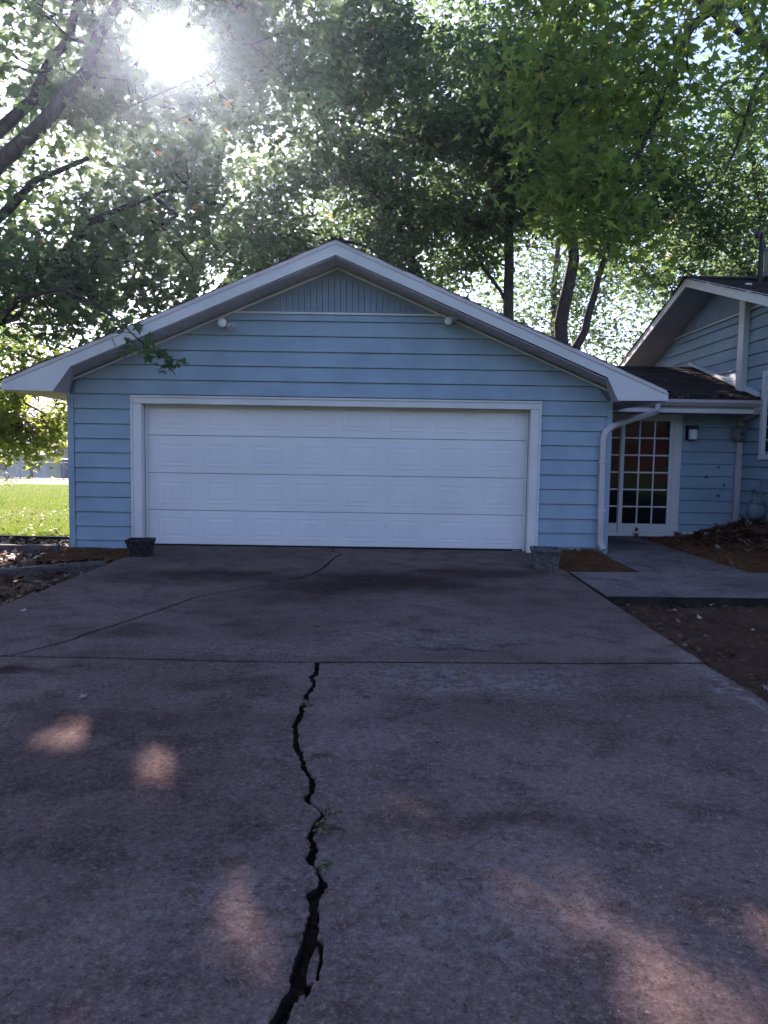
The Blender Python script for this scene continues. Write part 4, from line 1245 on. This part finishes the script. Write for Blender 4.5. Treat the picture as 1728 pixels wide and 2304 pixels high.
# tree at the left of the garage, its limbs crossing the upper left of the picture
grow_tree('sweetgum_tree', 'big sweetgum left of the garage with thick limbs slanting across the sky', 'trees around the garage', (-8.3, 1.6, -.1),
          [([(-8.3, 1.6, -.1), (-8.1, 1.5, 1.6), (-7.6, 1.3, 3.2)], .30, .22),
           ([(-7.6, 1.3, 3.2), (-6.4, 1.1, 4.4), (-5.39, 1.0, 5.19), (-4.80, 1.0, 5.70), (-4.15, 1.0, 6.44), (-3.70, 1.0, 7.35), (-3.2, 1.1, 8.6)], .15, .05),
           ([(-7.6, 1.3, 3.2), (-7.0, 1.5, 4.8), (-5.63, 1.5, 5.83), (-5.15, 1.5, 6.25), (-4.6, 1.5, 7.12), (-4.3, 1.6, 8.6)], .13, .04),
           ([(-7.6, 1.3, 3.2), (-6.2, 1.2, 4.0), (-5.28, 1.0, 4.57), (-4.91, 1.0, 4.95), (-4.2, 1.1, 5.3)], .10, .03),
           ([(-7.6, 1.3, 3.2), (-5.9, 1.2, 3.5), (-4.67, 1.2, 4.0), (-4.10, 1.2, 4.53), (-3.4, 1.4, 4.9)], .085, .025),
           ([(-8.1, 1.5, 1.9), (-6.3, .6, 2.5), (-4.93, 0.0, 2.85), (-4.6, -.2, 3.1), (-3.9, -.6, 3.15), (-3.4, -.85, 2.95)], .06, .014),
           ([(-7.6, 1.3, 3.2), (-8.2, 1.5, 5.5), (-8.0, 1.8, 8.0)], .17, .06)],
          [((-5.6, 2.2, 6.2), (3.2, 2.2, 3.2), 5), ((-4.2, 1.9, 4.5), (2.0, 1.6, 1.6), 2.6), ((-5.3, .3, 3.3), (1.5, 1.4, 1.0), 1.2), ((-3.4, 2.4, 7.0), (2.2, 1.8, 2.2), 2.2), ((-2.2, 2.6, 8.0), (1.6, 1.5, 1.2), 1.0), ((-9.0, .2, 6.0), (2.6, 3.0, 3.0), 2.2)],
          620, 32, .135, M['leaf'], 11, .30, near=260, cl_r=.29, holes=.2, hs=.7,
          extra=[(-3.10, -.9, 2.74), (-2.90, -.92, 2.55), (-2.70, -.9, 2.40), (-2.55, -.9, 2.30)])
# branches reaching over from the tree behind the house
grow_tree('sweetgum_tree', 'sweetgum behind the house with large bright leaves hanging over the breezeway', 'trees around the garage', (12.2, 9.6, -.1),
          [([(12.2, 9.6, -.1), (12.0, 9.4, 3.0), (11.2, 8.8, 6.0), (9.4, 7.6, 8.4)], .30, .15),
           ([(9.4, 7.6, 8.4), (7.6, 6.0, 9.4), (6.1, 4.4, 9.6), (5.0, 3.4, 8.4), (4.2, 2.8, 6.6), (3.5, 2.4, 5.2)], .12, .02),
           ([(9.4, 7.6, 8.4), (8.2, 5.6, 9.2), (7.0, 4.2, 8.8), (6.1, 3.4, 7.4), (5.6, 3.2, 6.0)], .10, .02),
           ([(7.6, 6.0, 9.4), (5.4, 4.8, 9.8), (3.6, 3.4, 9.4), (2.7, 2.8, 8.2), (2.3, 2.6, 7.0)], .08, .018)],
          [((3.4, 2.9, 6.9), (1.6, 1.5, 2.2), 4), ((3.6, 2.7, 5.4), (1.2, 1.1, 1.1), 1.9), ((4.9, 3.2, 8.3), (2.2, 1.6, 1.5), 2.4), ((2.2, 2.8, 8.3), (1.1, 1.2, 1.0), 1.4), ((6.3, 4.0, 8.2), (1.6, 1.6, 1.6), 1.2)],
          270, 19, .165, M['leaf_near'], 23, .30, near=260, cl_r=.33, holes=.24, hs=.75, droop=1.3)
# trees rising behind the garage
grow_tree('sweetgum_tree', 'slender dark-trunked tree behind the right slope of the garage roof', 'trees around the garage', (3.25, 10.2, -.1),
          [([(3.25, 10.2, -.1), (3.2, 10.1, 3.5), (3.14, 10.0, 6.1), (2.9, 10.0, 9.8), (2.8, 10, 12.5)], .19, .06),
           ([(3.18, 10.0, 5.0), (2.2, 9.6, 6.4), (.9, 9.4, 7.6)], .05, .018), ([(3.0, 10, 7.6), (3.9, 9.6, 9.0), (4.6, 9.3, 10.6)], .06, .018)],
          [((2.7, 10.3, 9.8), (2.6, 2.0, 2.9), 3), ((1.3, 10.4, 7.2), (2.2, 1.6, 1.4), 1.4)], 430, 48, .165, M['leaf'], 31, .19, cl_r=.34, tmpl=FAR, holes=.2, hs=.65)
grow_tree('sweetgum_tree', 'dark twin-stemmed tree standing between the garage roof and the house', 'trees around the garage', (4.35, 9.6, -.1),
          [([(4.35, 9.6, -.1), (4.38, 9.5, 2.5), (4.4, 9.5, 4.6), (4.68, 9.5, 6.2), (4.3, 9.5, 8.4), (4.0, 9.5, 10.2)], .22, .09),
           ([(4.38, 9.5, 2.5), (5.0, 9.4, 4.4), (5.4, 9.3, 6.2), (5.9, 9.2, 8.6)], .13, .04)],
          [((4.7, 10.0, 9.6), (2.4, 1.9, 2.7), 3), ((6.4, 9.8, 7.4), (1.6, 1.4, 1.4), 1.2)], 390, 48, .165, M['leaf'], 37, .22, cl_r=.34, tmpl=FAR, holes=.2, hs=.65)
grow_tree('sweetgum_tree', 'tree leaning left behind the garage ridge with long arching limbs', 'trees around the garage', (1.5, 9.2, -.1),
          [([(1.5, 9.2, -.1), (1.35, 9.1, 3.0), (.77, 9.0, 5.56), (-.11, 9.0, 7.42), (-.91, 9.0, 8.28), (-1.8, 9, 9.4)], .20, .05),
           ([(.77, 9.0, 5.56), (-.5, 8.7, 6.2), (-2.0, 8.4, 6.5)], .06, .018), ([(.3, 9.0, 6.6), (.6, 9, 8.6), (.7, 9.2, 10.8)], .08, .02)],
          [((-.5, 8.8, 8.2), (2.8, 2.2, 2.6), 3), ((-1.9, 8.5, 6.2), (2.0, 1.8, 1.6), 1.5), ((.8, 9.2, 10.6), (2.4, 2, 2.4), 2.2), ((-1.6, 9.0, 11.0), (2.4, 1.8, 2.0), 2.0), ((.2, 9.0, 5.6), (1.6, 1.4, 1.2), .8)], 560, 44, .165, M['leaf'], 41, .20, cl_r=.33, tmpl=FAR, holes=.21, hs=.65)
grow_tree('sweetgum_tree', 'tree behind the left slope of the garage with airy backlit crown', 'trees around the garage', (-5.6, 10.8, -.1),
          [([(-5.6, 10.8, -.1), (-5.5, 10.7, 3.0), (-5.1, 10.5, 6.0), (-4.4, 10.3, 9.0), (-4.0, 10.2, 12.0)], .24, .06),
           ([(-5.3, 10.6, 4.5), (-3.8, 10.1, 6.2), (-2.6, 9.8, 8.0)], .09, .02), ([(-5.1, 10.5, 6), (-6.6, 10.2, 8.0), (-7.4, 10, 9.6)], .09, .02)],
          [((-4.6, 10.2, 8.8), (3.4, 2.4, 3.2), 3), ((-3.4, 9.6, 5.6), (2.4, 1.8, 1.9), 1.5), ((-6.6, 10, 6.0), (2.4, 2, 2.0), 1.3), ((-4.0, 10.2, 11.8), (3.0, 2, 2.0), 2.2)], 520, 32, .165, M['leaf'], 43, .24, cl_r=.32, tmpl=FAR, holes=.26, hs=.6)
grow_tree('sweetgum_tree', 'spreading tree behind the house chimney with dark bent limbs', 'trees around the garage', (10.6, 11.5, -.1),
          [([(10.6, 11.5, -.1), (10.5, 11.2, 3.0), (10.2, 10.8, 5.2)], .26, .18), ([(10.2, 10.8, 5.2), (9.6, 10.2, 5.95), (8.4, 10, 6.9), (7.6, 9.8, 8.2)], .10, .03),
           ([(10.2, 10.8, 5.2), (9.9, 10.6, 7.6), (9.2, 10.4, 10)], .13, .04), ([(9.6, 10.2, 5.95), (8.2, 9.8, 5.7), (7.2, 9.6, 6.1)], .05, .015)],
          [((9.2, 10.3, 8.6), (2.8, 2.2, 2.8), 3), ((8.0, 9.9, 6.0), (1.8, 1.6, 1.5), 1.0), ((10.5, 10.8, 6.0), (2, 2, 1.8), 1)], 420, 40, .15, M['leaf'], 47, .26, cl_r=.38, tmpl=FAR, holes=.22, hs=.7)
# low sunlit tree beyond the left corner and taller ones further back
grow_tree('maple_tree', 'low sunlit maple with drooping yellow-green branches beyond the garage corner', 'trees around the garage', (-8.6, 4.2, -.13),
          [([(-8.6, 4.2, -.13), (-8.5, 4.1, 1.2), (-8.2, 4.0, 2.6)], .14, .09), ([(-8.5, 4.1, 1.2), (-7.2, 3.6, 2.2), (-6.0, 3.2, 2.2)], .045, .012), ([(-8.2, 4.0, 2.5), (-6.8, 3.6, 3.0), (-5.5, 3.3, 2.7)], .045, .012)],
          [((-6.5, 3.3, 1.75), (1.0, .8, .62), 3), ((-7.4, 3.8, 2.9), (1.7, 1.0, .9), 1.6), ((-5.6, 3.2, 2.3), (.7, .8, .6), 1.6)], 230, 26, .115, M['leaf_bright'], 53, .14, cl_r=.27, holes=.12, droop=.9, hs=.9)
for (bx, by, hh, ww, sd, lab) in ((-1.5, 19.5, 11.5, 3.8, 61, 'tall tree far behind the garage ridge, seen through the nearer crowns'),
                                  (6.8, 20.5, 12.0, 4.2, 67, 'tall tree far behind the breezeway, seen through the nearer crowns'),
                                  (13.5, 19.5, 12.5, 4.0, 71, 'tall tree far behind the house at the right edge')):
    grow_tree('broadleaf_tree', lab, 'trees far behind the garage', (bx, by, -.13),
              [([(bx, by, -.13), (bx+.1, by, hh*.35), (bx-.2, by, hh*.65), (bx+.1, by, hh*.9)], .26, .06)],
              [((bx, by, hh*.68), (ww, ww*.7, hh*.36), 3), ((bx+ww*.4, by, hh*.45), (ww*.7, ww*.5, hh*.16), 1), ((bx-ww*.4, by, hh*.42), (ww*.7, ww*.5, hh*.16), 1)],
              320, 28, .20, M['leaf'], sd, .26, cl_r=.62, tmpl=FAR, holes=.08, hs=.4)

# grey-green shrub under the maple
sh = empty('juniper_shrub', (-11.5, 9.5, -.13), 'grey-green feathery shrub under the maple on the lawn', 'shrub')
R = np.random.default_rng(5); m_ = MB(); tips = []
for i in range(46):
    a = R.uniform(0, 2*PI); L = R.uniform(.8, 1.9); z1 = R.uniform(.35, 1.7)
    b = Vector((-11.2, 9.5, -.1)); c = Vector((-11.2+L*math.cos(a)*.9, 9.5+L*math.sin(a)*.8, z1))
    mid = (b+c)/2+Vector((0, 0, .25)); m_.tube([b, mid, c], [.03, .018, .006], 4, cap=False)
    for k in range(10): tips.append(mid.lerp(c, k/9*1.05)+Vector(R.normal(0, .05, 3)))
tag(mesh_obj('branches', m_.v, m_.f, M['bark'], sh), kind='stuff')
tp = np.array([t[:] for t in tips]); P = np.repeat(tp, 26, axis=0)+R.normal(0, .13, (len(tp)*26, 3))
NEED = np.array([(0, 0), (.06, .4), (0, 1), (-.06, .4)], float)
leaves_mesh('foliage', P, np.full(len(P), .11), leaf_frames(len(P), R, .2, 1.4), NEED, [(0, 1, 2, 3)], M['leaf_grey'], sh, R.random(len(P)), kind='stuff')

# ------------------------------------------------------------------ grass, leaf litter, fallen leaves, weeds
R = np.random.default_rng(77)
n = 90000
gx_ = R.uniform(0, 1, n); gyv = 1.0 + 17*R.random(n)**1.6
lo = -(gyv+9.6)*.56; hi = -3.9 - 0*gyv
xs_ = lo+(np.where(gyv < 6.8, -4.1, -(gyv+9.6)*.40)-lo)*gx_
okm = gyv > 1.02-.10*(xs_+4)
P = np.stack([xs_, gyv, np.full(n, -.135)], 1)[okm]
BL = np.array([(-.10, 0), (.10, 0), (.03, .6), (0, 1)], float)
nn_ = len(P); tipv = R.normal(0, .45, (nn_, 3)); tipv[:, 2] = 1; tipv /= np.linalg.norm(tipv, axis=1)[:, None]
nr = R.normal(0, 1, (nn_, 3)); nr -= tipv*np.sum(nr*tipv, 1)[:, None]; nr /= np.linalg.norm(nr, axis=1)[:, None]
g_ = leaves_mesh('grass', P, R.uniform(.03, .065, nn_), (nr, tipv, np.cross(tipv, nr)), BL, [(0, 1, 2), (0, 2, 3)], M['grass'], None, R.random(nn_), curl=0, kind='stuff')
g_['label'] = 'short sunlit lawn grass left of the garage'; g_['category'] = 'grass'


def litter(name, label, n, fx, mat, size, seed, tilt=.35, curl=.35):
    R = np.random.default_rng(seed); P = []
    while len(P) < n:
        p = fx(R)
        if p is not None: P.append(p)
    P = np.array(P); nrm = R.normal(0, tilt, (n, 3)); nrm[:, 2] = 1; nrm /= np.linalg.norm(nrm, axis=1)[:, None]
    tip = R.normal(0, 1, (n, 3)); tip -= nrm*np.sum(tip*nrm, 1)[:, None]; tip /= np.linalg.norm(tip, axis=1)[:, None]
    flip = np.where(R.random(n) < .5, -1, 1)[:, None]
    o = leaves_mesh(name, P, size*R.uniform(.5, 1.25, n), (nrm*flip, tip, np.cross(tip, nrm)), STAR, STAR_F, mat, None, R.random(n), curl=curl, kind='stuff')
    return tag(o, label, 'leaf litter')


def f_left(R):
    y = R.uniform(-6.0, .95); x = -3.06 - abs(R.normal(0, 2.2))
    if x < -7.6 or (x > -4.02 and y > -.35 and R.random() < .92) or (x > -4.08 and y > -.03): return None
    if y > .9-.10*(x+4): return None
    if x > -3.9 and y > -1.0 and R.random() < .8: return None
    return (x, y, -.062+R.random()*.03)
litter('leaf_litter', 'dry fallen leaves covering the bed left of the driveway', 3000, f_left, M['deadleaf'], .085, 81)
def f_left2(R):
    y = R.uniform(-3.0, .8); x = R.uniform(-6.5, -3.9)
    if y > .85-.10*(x+4) or (x > -4.1 and y > -.1): return None
    return (x, y, -.04+R.random()*.03)
litter('leaf_litter', 'pale curled leaves strewn over the left bed by the timbers', 420, f_left2, M['paleleaf'], .085, 83, .5)
def f_pile(R):
    x = R.normal(5.32, .32); y = R.normal(1.25, .50)
    if x > 5.55 or y > 2.0 or x < 4.2: return None
    return (x, y, .30*math.exp(-((x-5.65)**2/0.45+(y-1.35)**2/0.9))+R.random()*.05)
litter('leaf_pile', 'heap of brown leaves blown against the house wall', 1200, f_pile, M['deadleaf'], .10, 85, .6)
def f_mr(R):
    x = R.uniform(3.96, 5.5); y = R.uniform(-1.5, 2.0)
    return (x, y, .005+R.random()*.02)
litter('leaf_litter', 'scattered leaves on the mulch in front of the house', 130, f_mr, M['deadleaf'], .075, 87)
def f_soil(R):
    x = 2.05+abs(R.normal(0, 1.4)); y = R.uniform(-6.5, -3.02)
    if x > 5: return None
    return (x, y, -.075+R.random()*.03)
litter('leaf_litter', 'bits of leaf on the bare soil right of the driveway', 420, f_soil, M['deadleaf'], .05, 89)
def f_soil2(R):
    x = R.uniform(2.05, 4.2); y = R.uniform(-6.0, -3.05)
    return (x, y, -.060+R.random()*.02)
litter('leaf_litter', 'pale dry leaf scraps on the soil below the walkway', 46, f_soil2, M['paleleaf'], .05, 90)
def f_lawn(R):
    y = 1.1+7*R.random()**1.5; x = R.uniform(-(y+9.6)*.55, -4.1)
    return (x, y, -.105) if y > 1.1-.1*(x+4) else None
litter('leaf_litter', 'leaves scattered over the near edge of the lawn', 380, f_lawn, M['paleleaf'], .07, 91)
def f_roof(R):
    x = R.uniform(3.6, 5.55); y = 1.46+abs(R.normal(0, .10))
    return (x, y, zr(y)+.012)
litter('leaf_litter', 'leaves caught above the gutter on the breezeway roof', 110, f_roof, M['deadleaf'], .06, 93)
# mulch chips as real slivers on the beds
mb = MB(); RR = random.Random(6)
for i in range(10000):
    z_ = RR.random()
    if z_ < .16: x, y, zz = RR.uniform(2.02, 2.76), RR.uniform(-1.58, -.05), -.0
    elif z_ < .30: x, y, zz = RR.uniform(-4.1, -3.08), RR.uniform(-1.0, -.05), -.035
    elif z_ < .75: x, y, zz = RR.uniform(3.98, 5.5), RR.uniform(-1.5, 2.0), .0
    else: x, y, zz = RR.uniform(2.05, 5.0), RR.uniform(-6.5, -3.0), -.075
    if zz == -.0 and x < 2.8: zz += .05*max(0, 1+y)
    if zz == 0.0: zz += .30*math.exp(-((x-5.65)**2/0.45+(y-1.35)**2/0.9))
    a = RR.uniform(0, PI); L = RR.uniform(.010, .035); w_ = RR.uniform(.003, .008); dx, dy = math.cos(a), math.sin(a); t_ = RR.uniform(-.012, .012)
    zz += .012
    mb.add([(x-dx*L-dy*w_, y-dy*L+dx*w_, zz-t_), (x-dx*L+dy*w_, y-dy*L-dx*w_, zz-t_), (x+dx*L, y+dy*L, zz+t_), (x, y, zz+.010)], [(0, 1, 3), (1, 2, 3), (2, 0, 3)])
o = mesh_obj('mulch_chips', mb.v, mb.f, M['mulch'])
tag(o, 'loose brown mulch chips on the beds', 'mulch', kind='stuff')

# single fallen leaves one can point at
def fallen(x, y, z, size, rot, label, mat='deadleaf', tint=.5, tilt=(0.1, 0.05), vertical=False, upx=0.0):
    cu = .30; u, v = STAR[:, 0], STAR[:, 1]; w_ = cu*(np.abs(u)**1.5+.4*np.clip(v, 0, None)**2)
    c, s_ = math.cos(rot), math.sin(rot); vs = []
    for a, b, h in zip(u, v, w_):
        p, q = (a*c-b*s_)*size, (a*s_+b*c)*size
        if vertical: vs.append((x+p, y-h*size*.4, z+q))
        else: vs.append((x+p, y+q, z+h*size+p*tilt[0]+q*tilt[1]))
    o = mesh_obj('fallen_leaf', vs, STAR_F, M[mat])
    at = o.data.attributes.new('tint', 'FLOAT', 'POINT'); at.data.foreach_set('value', np.full(len(vs), tint, np.float32))
    return tag(o, label, 'leaf', 'single fallen leaves')
fallen(-.457, -4.29, .004, .055, 1.8, 'dry brown leaf lying on the slab above the straight joint', tint=.6)
fallen(-1.509, -5.935, .010, .05, .6, 'pale grey leaf on the front left slab', 'paleleaf', .7)
fallen(-.069, -5.793, .002, .045, 2.4, 'small tan leaf just right of the top of the big crack', 'paleleaf', .3)
fallen(-2.786, -3.94, .003, .055, .2, 'pale leaf near the left edge of the driveway', 'paleleaf', .8)
fallen(3.99, YW-.082, .105, .075, .3, 'red-brown star leaf stuck to the bottom rail of the patio door', tint=.3, vertical=True)
fallen(5.06, YW-.028, .95, .065, -.2, 'brown star leaf clinging to the siding between lamp and corner', tint=.35, vertical=True)
fallen(5.28, YW-.028, .66, .06, 1.0, 'dark curled leaf on the breezeway siding near the corner downspout', tint=.05, vertical=True)
fallen(5.36, YW-.028, .85, .05, 2.2, 'dark leaf on the siding right of the brown star leaf', tint=.1, vertical=True)
fallen(5.25, YW-.028, 1.13, .045, 2.9, 'small dark leaf highest on the breezeway siding', tint=.1, vertical=True)
fallen(3.97, 1.90, .035, .09, 1.2, 'dark leaf standing at the foot of the patio door sill', tint=.05, tilt=(.1, .8))
fallen(4.62, 1.98, .05, .10, .4, 'curled brown leaf against the corner of the patio door frame', tint=.3, tilt=(.3, .6))
fallen(2.22, -1.52, .02, .06, 2.0, 'tan leaf on the mulch beside the grey planter', 'paleleaf', .2)
fallen(4.55, 2.6, zr(2.6)+.020, .07, 1.0, 'yellow leaf on the middle of the breezeway shingles', 'paleleaf', .75)
fallen(1.35, -6.25, 0.0, .018, 1.0, 'tiny dark leaf scrap on the front right slab', tint=.02)

# weeds in the crack
def weed(x, y, label, n, L, seed):
    RR = random.Random(seed); r = empty('crack_weed', (x, y, -.05), label, 'weed', 'weeds in the big crack')
    m_ = MB(); pos = []
    for i in range(n):
        a = RR.uniform(-.9, 1.2); l = L*RR.uniform(.5, 1.1)
        p0 = Vector((x+RR.uniform(-.006, .006), y+RR.uniform(-.02, .02), -.06)); p1 = p0+Vector((math.cos(a)*l*.4, RR.uniform(-.4, .4)*l, .062+l*.25)); p2 = p1+Vector((math.cos(a)*l*.7, RR.uniform(-.5, .5)*l, RR.uniform(-.1, .25)*l))
        m_.tube([p0, p1, p2], [.0016, .0013, .0008], 3, cap=False)
        for k in range(4): pos.append((p1.lerp(p2, .3+.25*k))[:])
    mesh_obj('stems', m_.v, m_.f, M['weed'], r)
    R = np.random.default_rng(seed); P = np.array(pos)+R.normal(0, .004, (len(pos), 3)); P[:, 2] = np.maximum(P[:, 2], .006)
    leaves_mesh('leaves', P, R.uniform(.010, .022, len(P)), leaf_frames(len(P), R, 0, .6), STAR3, STAR3_F, M['weed'], r, R.random(len(P)), kind='stuff')
weed(-.225, -7.20, 'green sprig growing from the big crack below its thin bend', 10, .055, 1)
weed(-.195, -7.09, 'pale dried sprig lying over the bend of the big crack', 4, .06, 2)
weed(-.395, -5.97, 'tan tuft in the upper part of the big crack', 7, .035, 3)
weed(-.185, -7.43, 'wispy pale tuft low in the big crack near the wide gap', 4, .025, 5)
weed(2.62, -.14, 'single thin weed against the garage wall by the downspout', 3, .11, 6)

# twiglets, seed husks and grit lying about on the slabs
mb = MB(); RR = random.Random(19)
for i in range(420):
    y = -8.2 + 8.0*RR.random(); x = RR.uniform(-2.95, 1.95)
    if RR.random() < .35: x = RR.choice((-2.95, 1.95)) + RR.gauss(0, .12); x = max(-3.0, min(1.97, x))
    if any(abs(y-c[1]) < .05 and abs(x-c[0]) < .06 for c in CL): continue
    r = RR.uniform(.0015, .0045)
    if RR.random() < .25:
        a = RR.uniform(0, PI); L = RR.uniform(.01, .05)
        mb.tube([(x, y, .003), (x+math.cos(a)*L*.5, y+math.sin(a)*L*.5, .006), (x+math.cos(a+.3)*L, y+math.sin(a+.3)*L, .004)], .0012, 3)
    else:
        q = [Vector((RR.uniform(-1, 1), RR.uniform(-1, 1), RR.uniform(-.5, 1))).normalized()*r*RR.uniform(.7, 1.5) for _ in range(4)]
        mb.add([(x+p.x, y+p.y, .001+r*.5+p.z) for p in q], [(0,1,2),(0,2,3),(0,3,1),(1,3,2)])
tag(mb.build('driveway_debris', M['deadleaf'], drive), kind='stuff')

# ------------------------------------------------------------------ distance on the left: fence, bin, houses, trees
fz = ground_h(0, 22)
fence = empty('chain_link_fence', (-13, 22.6, fz), 'low chain-link fence along the far edge of the lawn', 'fence')
fx = -26.0
while fx < -7:
    yy = 22.6 - (fx+13)*.12
    MB().tube([(fx, yy, fz), (fx, yy, fz+.78)], .022, 8).lathe([(.028, .78), (.02, .81), (.005, .82)], (fx, yy, fz), 8).build('fence_post', M['steel'], fence)
    MB().tube([(fx, yy, fz+.74), (fx+2.0, yy-.24, fz+.74)], .016, 6).build('fence_rail', M['steel'], fence)
    w_ = MB()
    for k in range(14):
        a = fx+k*2/14
        w_.tube([(a, yy-(a-fx)*.12, fz+.02), (min(fx+2, a+.70), yy-(min(fx+2, a+.7)-fx)*.12, fz+.02+.72*(min(fx+2, a+.7)-a)/.7)], .0025, 3, cap=False)
        w_.tube([(a, yy-(a-fx)*.12, fz+.74), (min(fx+2, a+.70), yy-(min(fx+2, a+.7)-fx)*.12, fz+.74-.72*(min(fx+2, a+.7)-a)/.7)], .0025, 3, cap=False)
    tag(w_.build('wire_mesh', M['steel'], fence), kind='stuff')
    fx += 2.0
bz = ground_h(0, 29)
binn = empty('wheelie_bin', (-16.45, 29, bz), 'blue wheeled bin standing beyond the far fence', 'bin')
MB().prism([(-16.72, bz+.08), (-16.18, bz+.08), (-16.12, bz+1.0), (-16.78, bz+1.0)], 'y', 28.7, 29.3).build('bin_body', M['blue'], binn)
MB().cbox(-16.82, -16.08, 28.66, 29.36, bz+1.0, bz+1.08, .02).build('lid', M['blue'], binn)
for q in (-16.7, -16.2): MB().lathe([(.10, 0), (.10, .05)], (q, 29.36, bz+.1), 12, 'x').build('wheel', M['black'], binn)


def far_house(x0, x1, y0, y1, zb, h, rise, label, wall, roofm, cat='house', port=False):
    r = empty('far_house' if not port else 'carport', ((x0+x1)/2, y0, zb), label, cat)
    if port:
        for q in (x0+.2, (x0+x1)/2, x1-.2): MB().box(q-.06, q+.06, y0+.2, y0+.32, zb, zb+h).build('post', M['timber'], r)
        MB().box(x0+.1, x1-.1, y1-.2, y1, zb, zb+h).build('back_wall', M[wall], r)
    else:
        MB().box(x0, x1, y0, y1, zb, zb+h).build('wall', M[wall], r)
        for q in np.arange(x0+1.0, x1-1.2, 2.4):
            w_ = MB().cbox(q, q+1.0, y0-.06, y0-.002, zb+1.0, zb+2.1, .01).build('window', M['white'], r)
            MB().box(q+.08, q+.92, y0-.07, y0-.061, zb+1.08, zb+2.02).build('pane', M['glass'], w_)
    ym = (y0+y1)/2
    MB().prism([(y0-.6, zb+h-.02), (ym, zb+h+rise), (y1+.6, zb+h-.02), (y1+.6, zb+h+.12), (ym, zb+h+rise+.15), (y0-.6, zb+h+.12)], 'x', x0-.5, x1+.5).build('roof', M[roofm], r)
    return r
far_house(-34, -24.5, 44, 53, ground_h(0, 44), 2.1, 1.2, 'low pale house with grey roof far across the lawn', 'farwhite', 'roofgrey')
far_house(-20.6, -15.0, 33, 38, ground_h(0, 33), 1.9, .5, 'open dark carport beyond the fence at the far left', 'farwhite', 'timber', 'carport', True)
for (bx, by, hh, ww, sd, lab) in ((-27, 58, 9, 4.5, 91, 'round far tree behind the low pale house'), (-20.5, 47, 7.5, 3.4, 92, 'far tree rising behind the carport'), (-36, 56, 10, 5, 93, 'far tree at the extreme left beyond the road')):
    gz = ground_h(0, by)
    grow_tree('far_tree', lab, 'trees across the road', (bx, by, gz), [([(bx, by, gz), (bx, by, gz+hh*.5)], .3, .15)],
              [((bx, by, gz+hh*.58), (ww, ww, hh*.40), 1)], 150, 22, .42, M['leaf_bright'], sd, .3, cl_r=.9, tmpl=FAR, holes=0, hs=.3, hole=False)

# ------------------------------------------------------------------ across the street, mirrored in the patio door
far_house(9, 33, -52, -44, -.1, 2.9, 1.6, 'red brick house across the street mirrored in the patio door', 'brick_red', 'timber')
for (bx, by, hh, ww, sd, lab) in ((10, -38, 9.5, 4.2, 95, 'street tree mirrored at the left of the patio door glass'), (27, -40, 10, 4.6, 96, 'street tree mirrored high in the patio door glass'), (-9, -36, 9, 4.5, 97, 'street tree opposite the garage door')):
    grow_tree('street_tree', lab, 'trees across the street', (bx, by, -.13), [([(bx, by, -.13), (bx, by, hh*.5)], .3, .15)],
              [((bx, by, hh*.62), (ww, ww, hh*.36), 1)], 150, 22, .42, M['leaf'], sd, .3, cl_r=.9, tmpl=FAR, holes=0, hs=.3, hole=False)

# unseen mass of trees behind the brick house, added to block low sky light
R = np.random.default_rng(123); n = 16000
bxs = R.uniform(-85, 85, n)
bz_ = 1.0 + 15*R.random(n)**.8*(.75+.25*np.sin(bxs*.35)*np.cos(bxs*.13+1))
P = np.stack([bxs, -60 - 8*R.random(n) + .012*bxs**2*.6, bz_], 1)
belt = leaves_mesh('sky_block_belt', P, R.uniform(.7, 1.4, n), leaf_frames(n, R, .3, 1.2), STAR3, STAR3_F, M['leaf'], None, R.random(n), kind='stuff')
tag(belt, 'unseen belt of trees added behind the viewer to block low sky light', 'trees')

# ------------------------------------------------------------------ added air volume: imitates the glare veil round the sun
def glare_veil_box():
    m = bpy.data.materials.new('glare_veil_air'); m.use_nodes = True
    nt = m.node_tree; nt.nodes.clear()
    out = nt.nodes.new('ShaderNodeOutputMaterial'); pv = nt.nodes.new('ShaderNodeVolumePrincipled')
    pv.inputs['Color'].default_value = (.60, .76, 1, 1)
    pv.inputs['Density'].default_value = 0.0009
    pv.inputs['Anisotropy'].default_value = .85
    nt.links.new(pv.outputs[0], out.inputs['Volume'])
    o = MB().box(-910, 910, -910, 910, -3.0, 24).build('glare_veil', m)
    return tag(o, kind='stuff')
glare_veil_box()
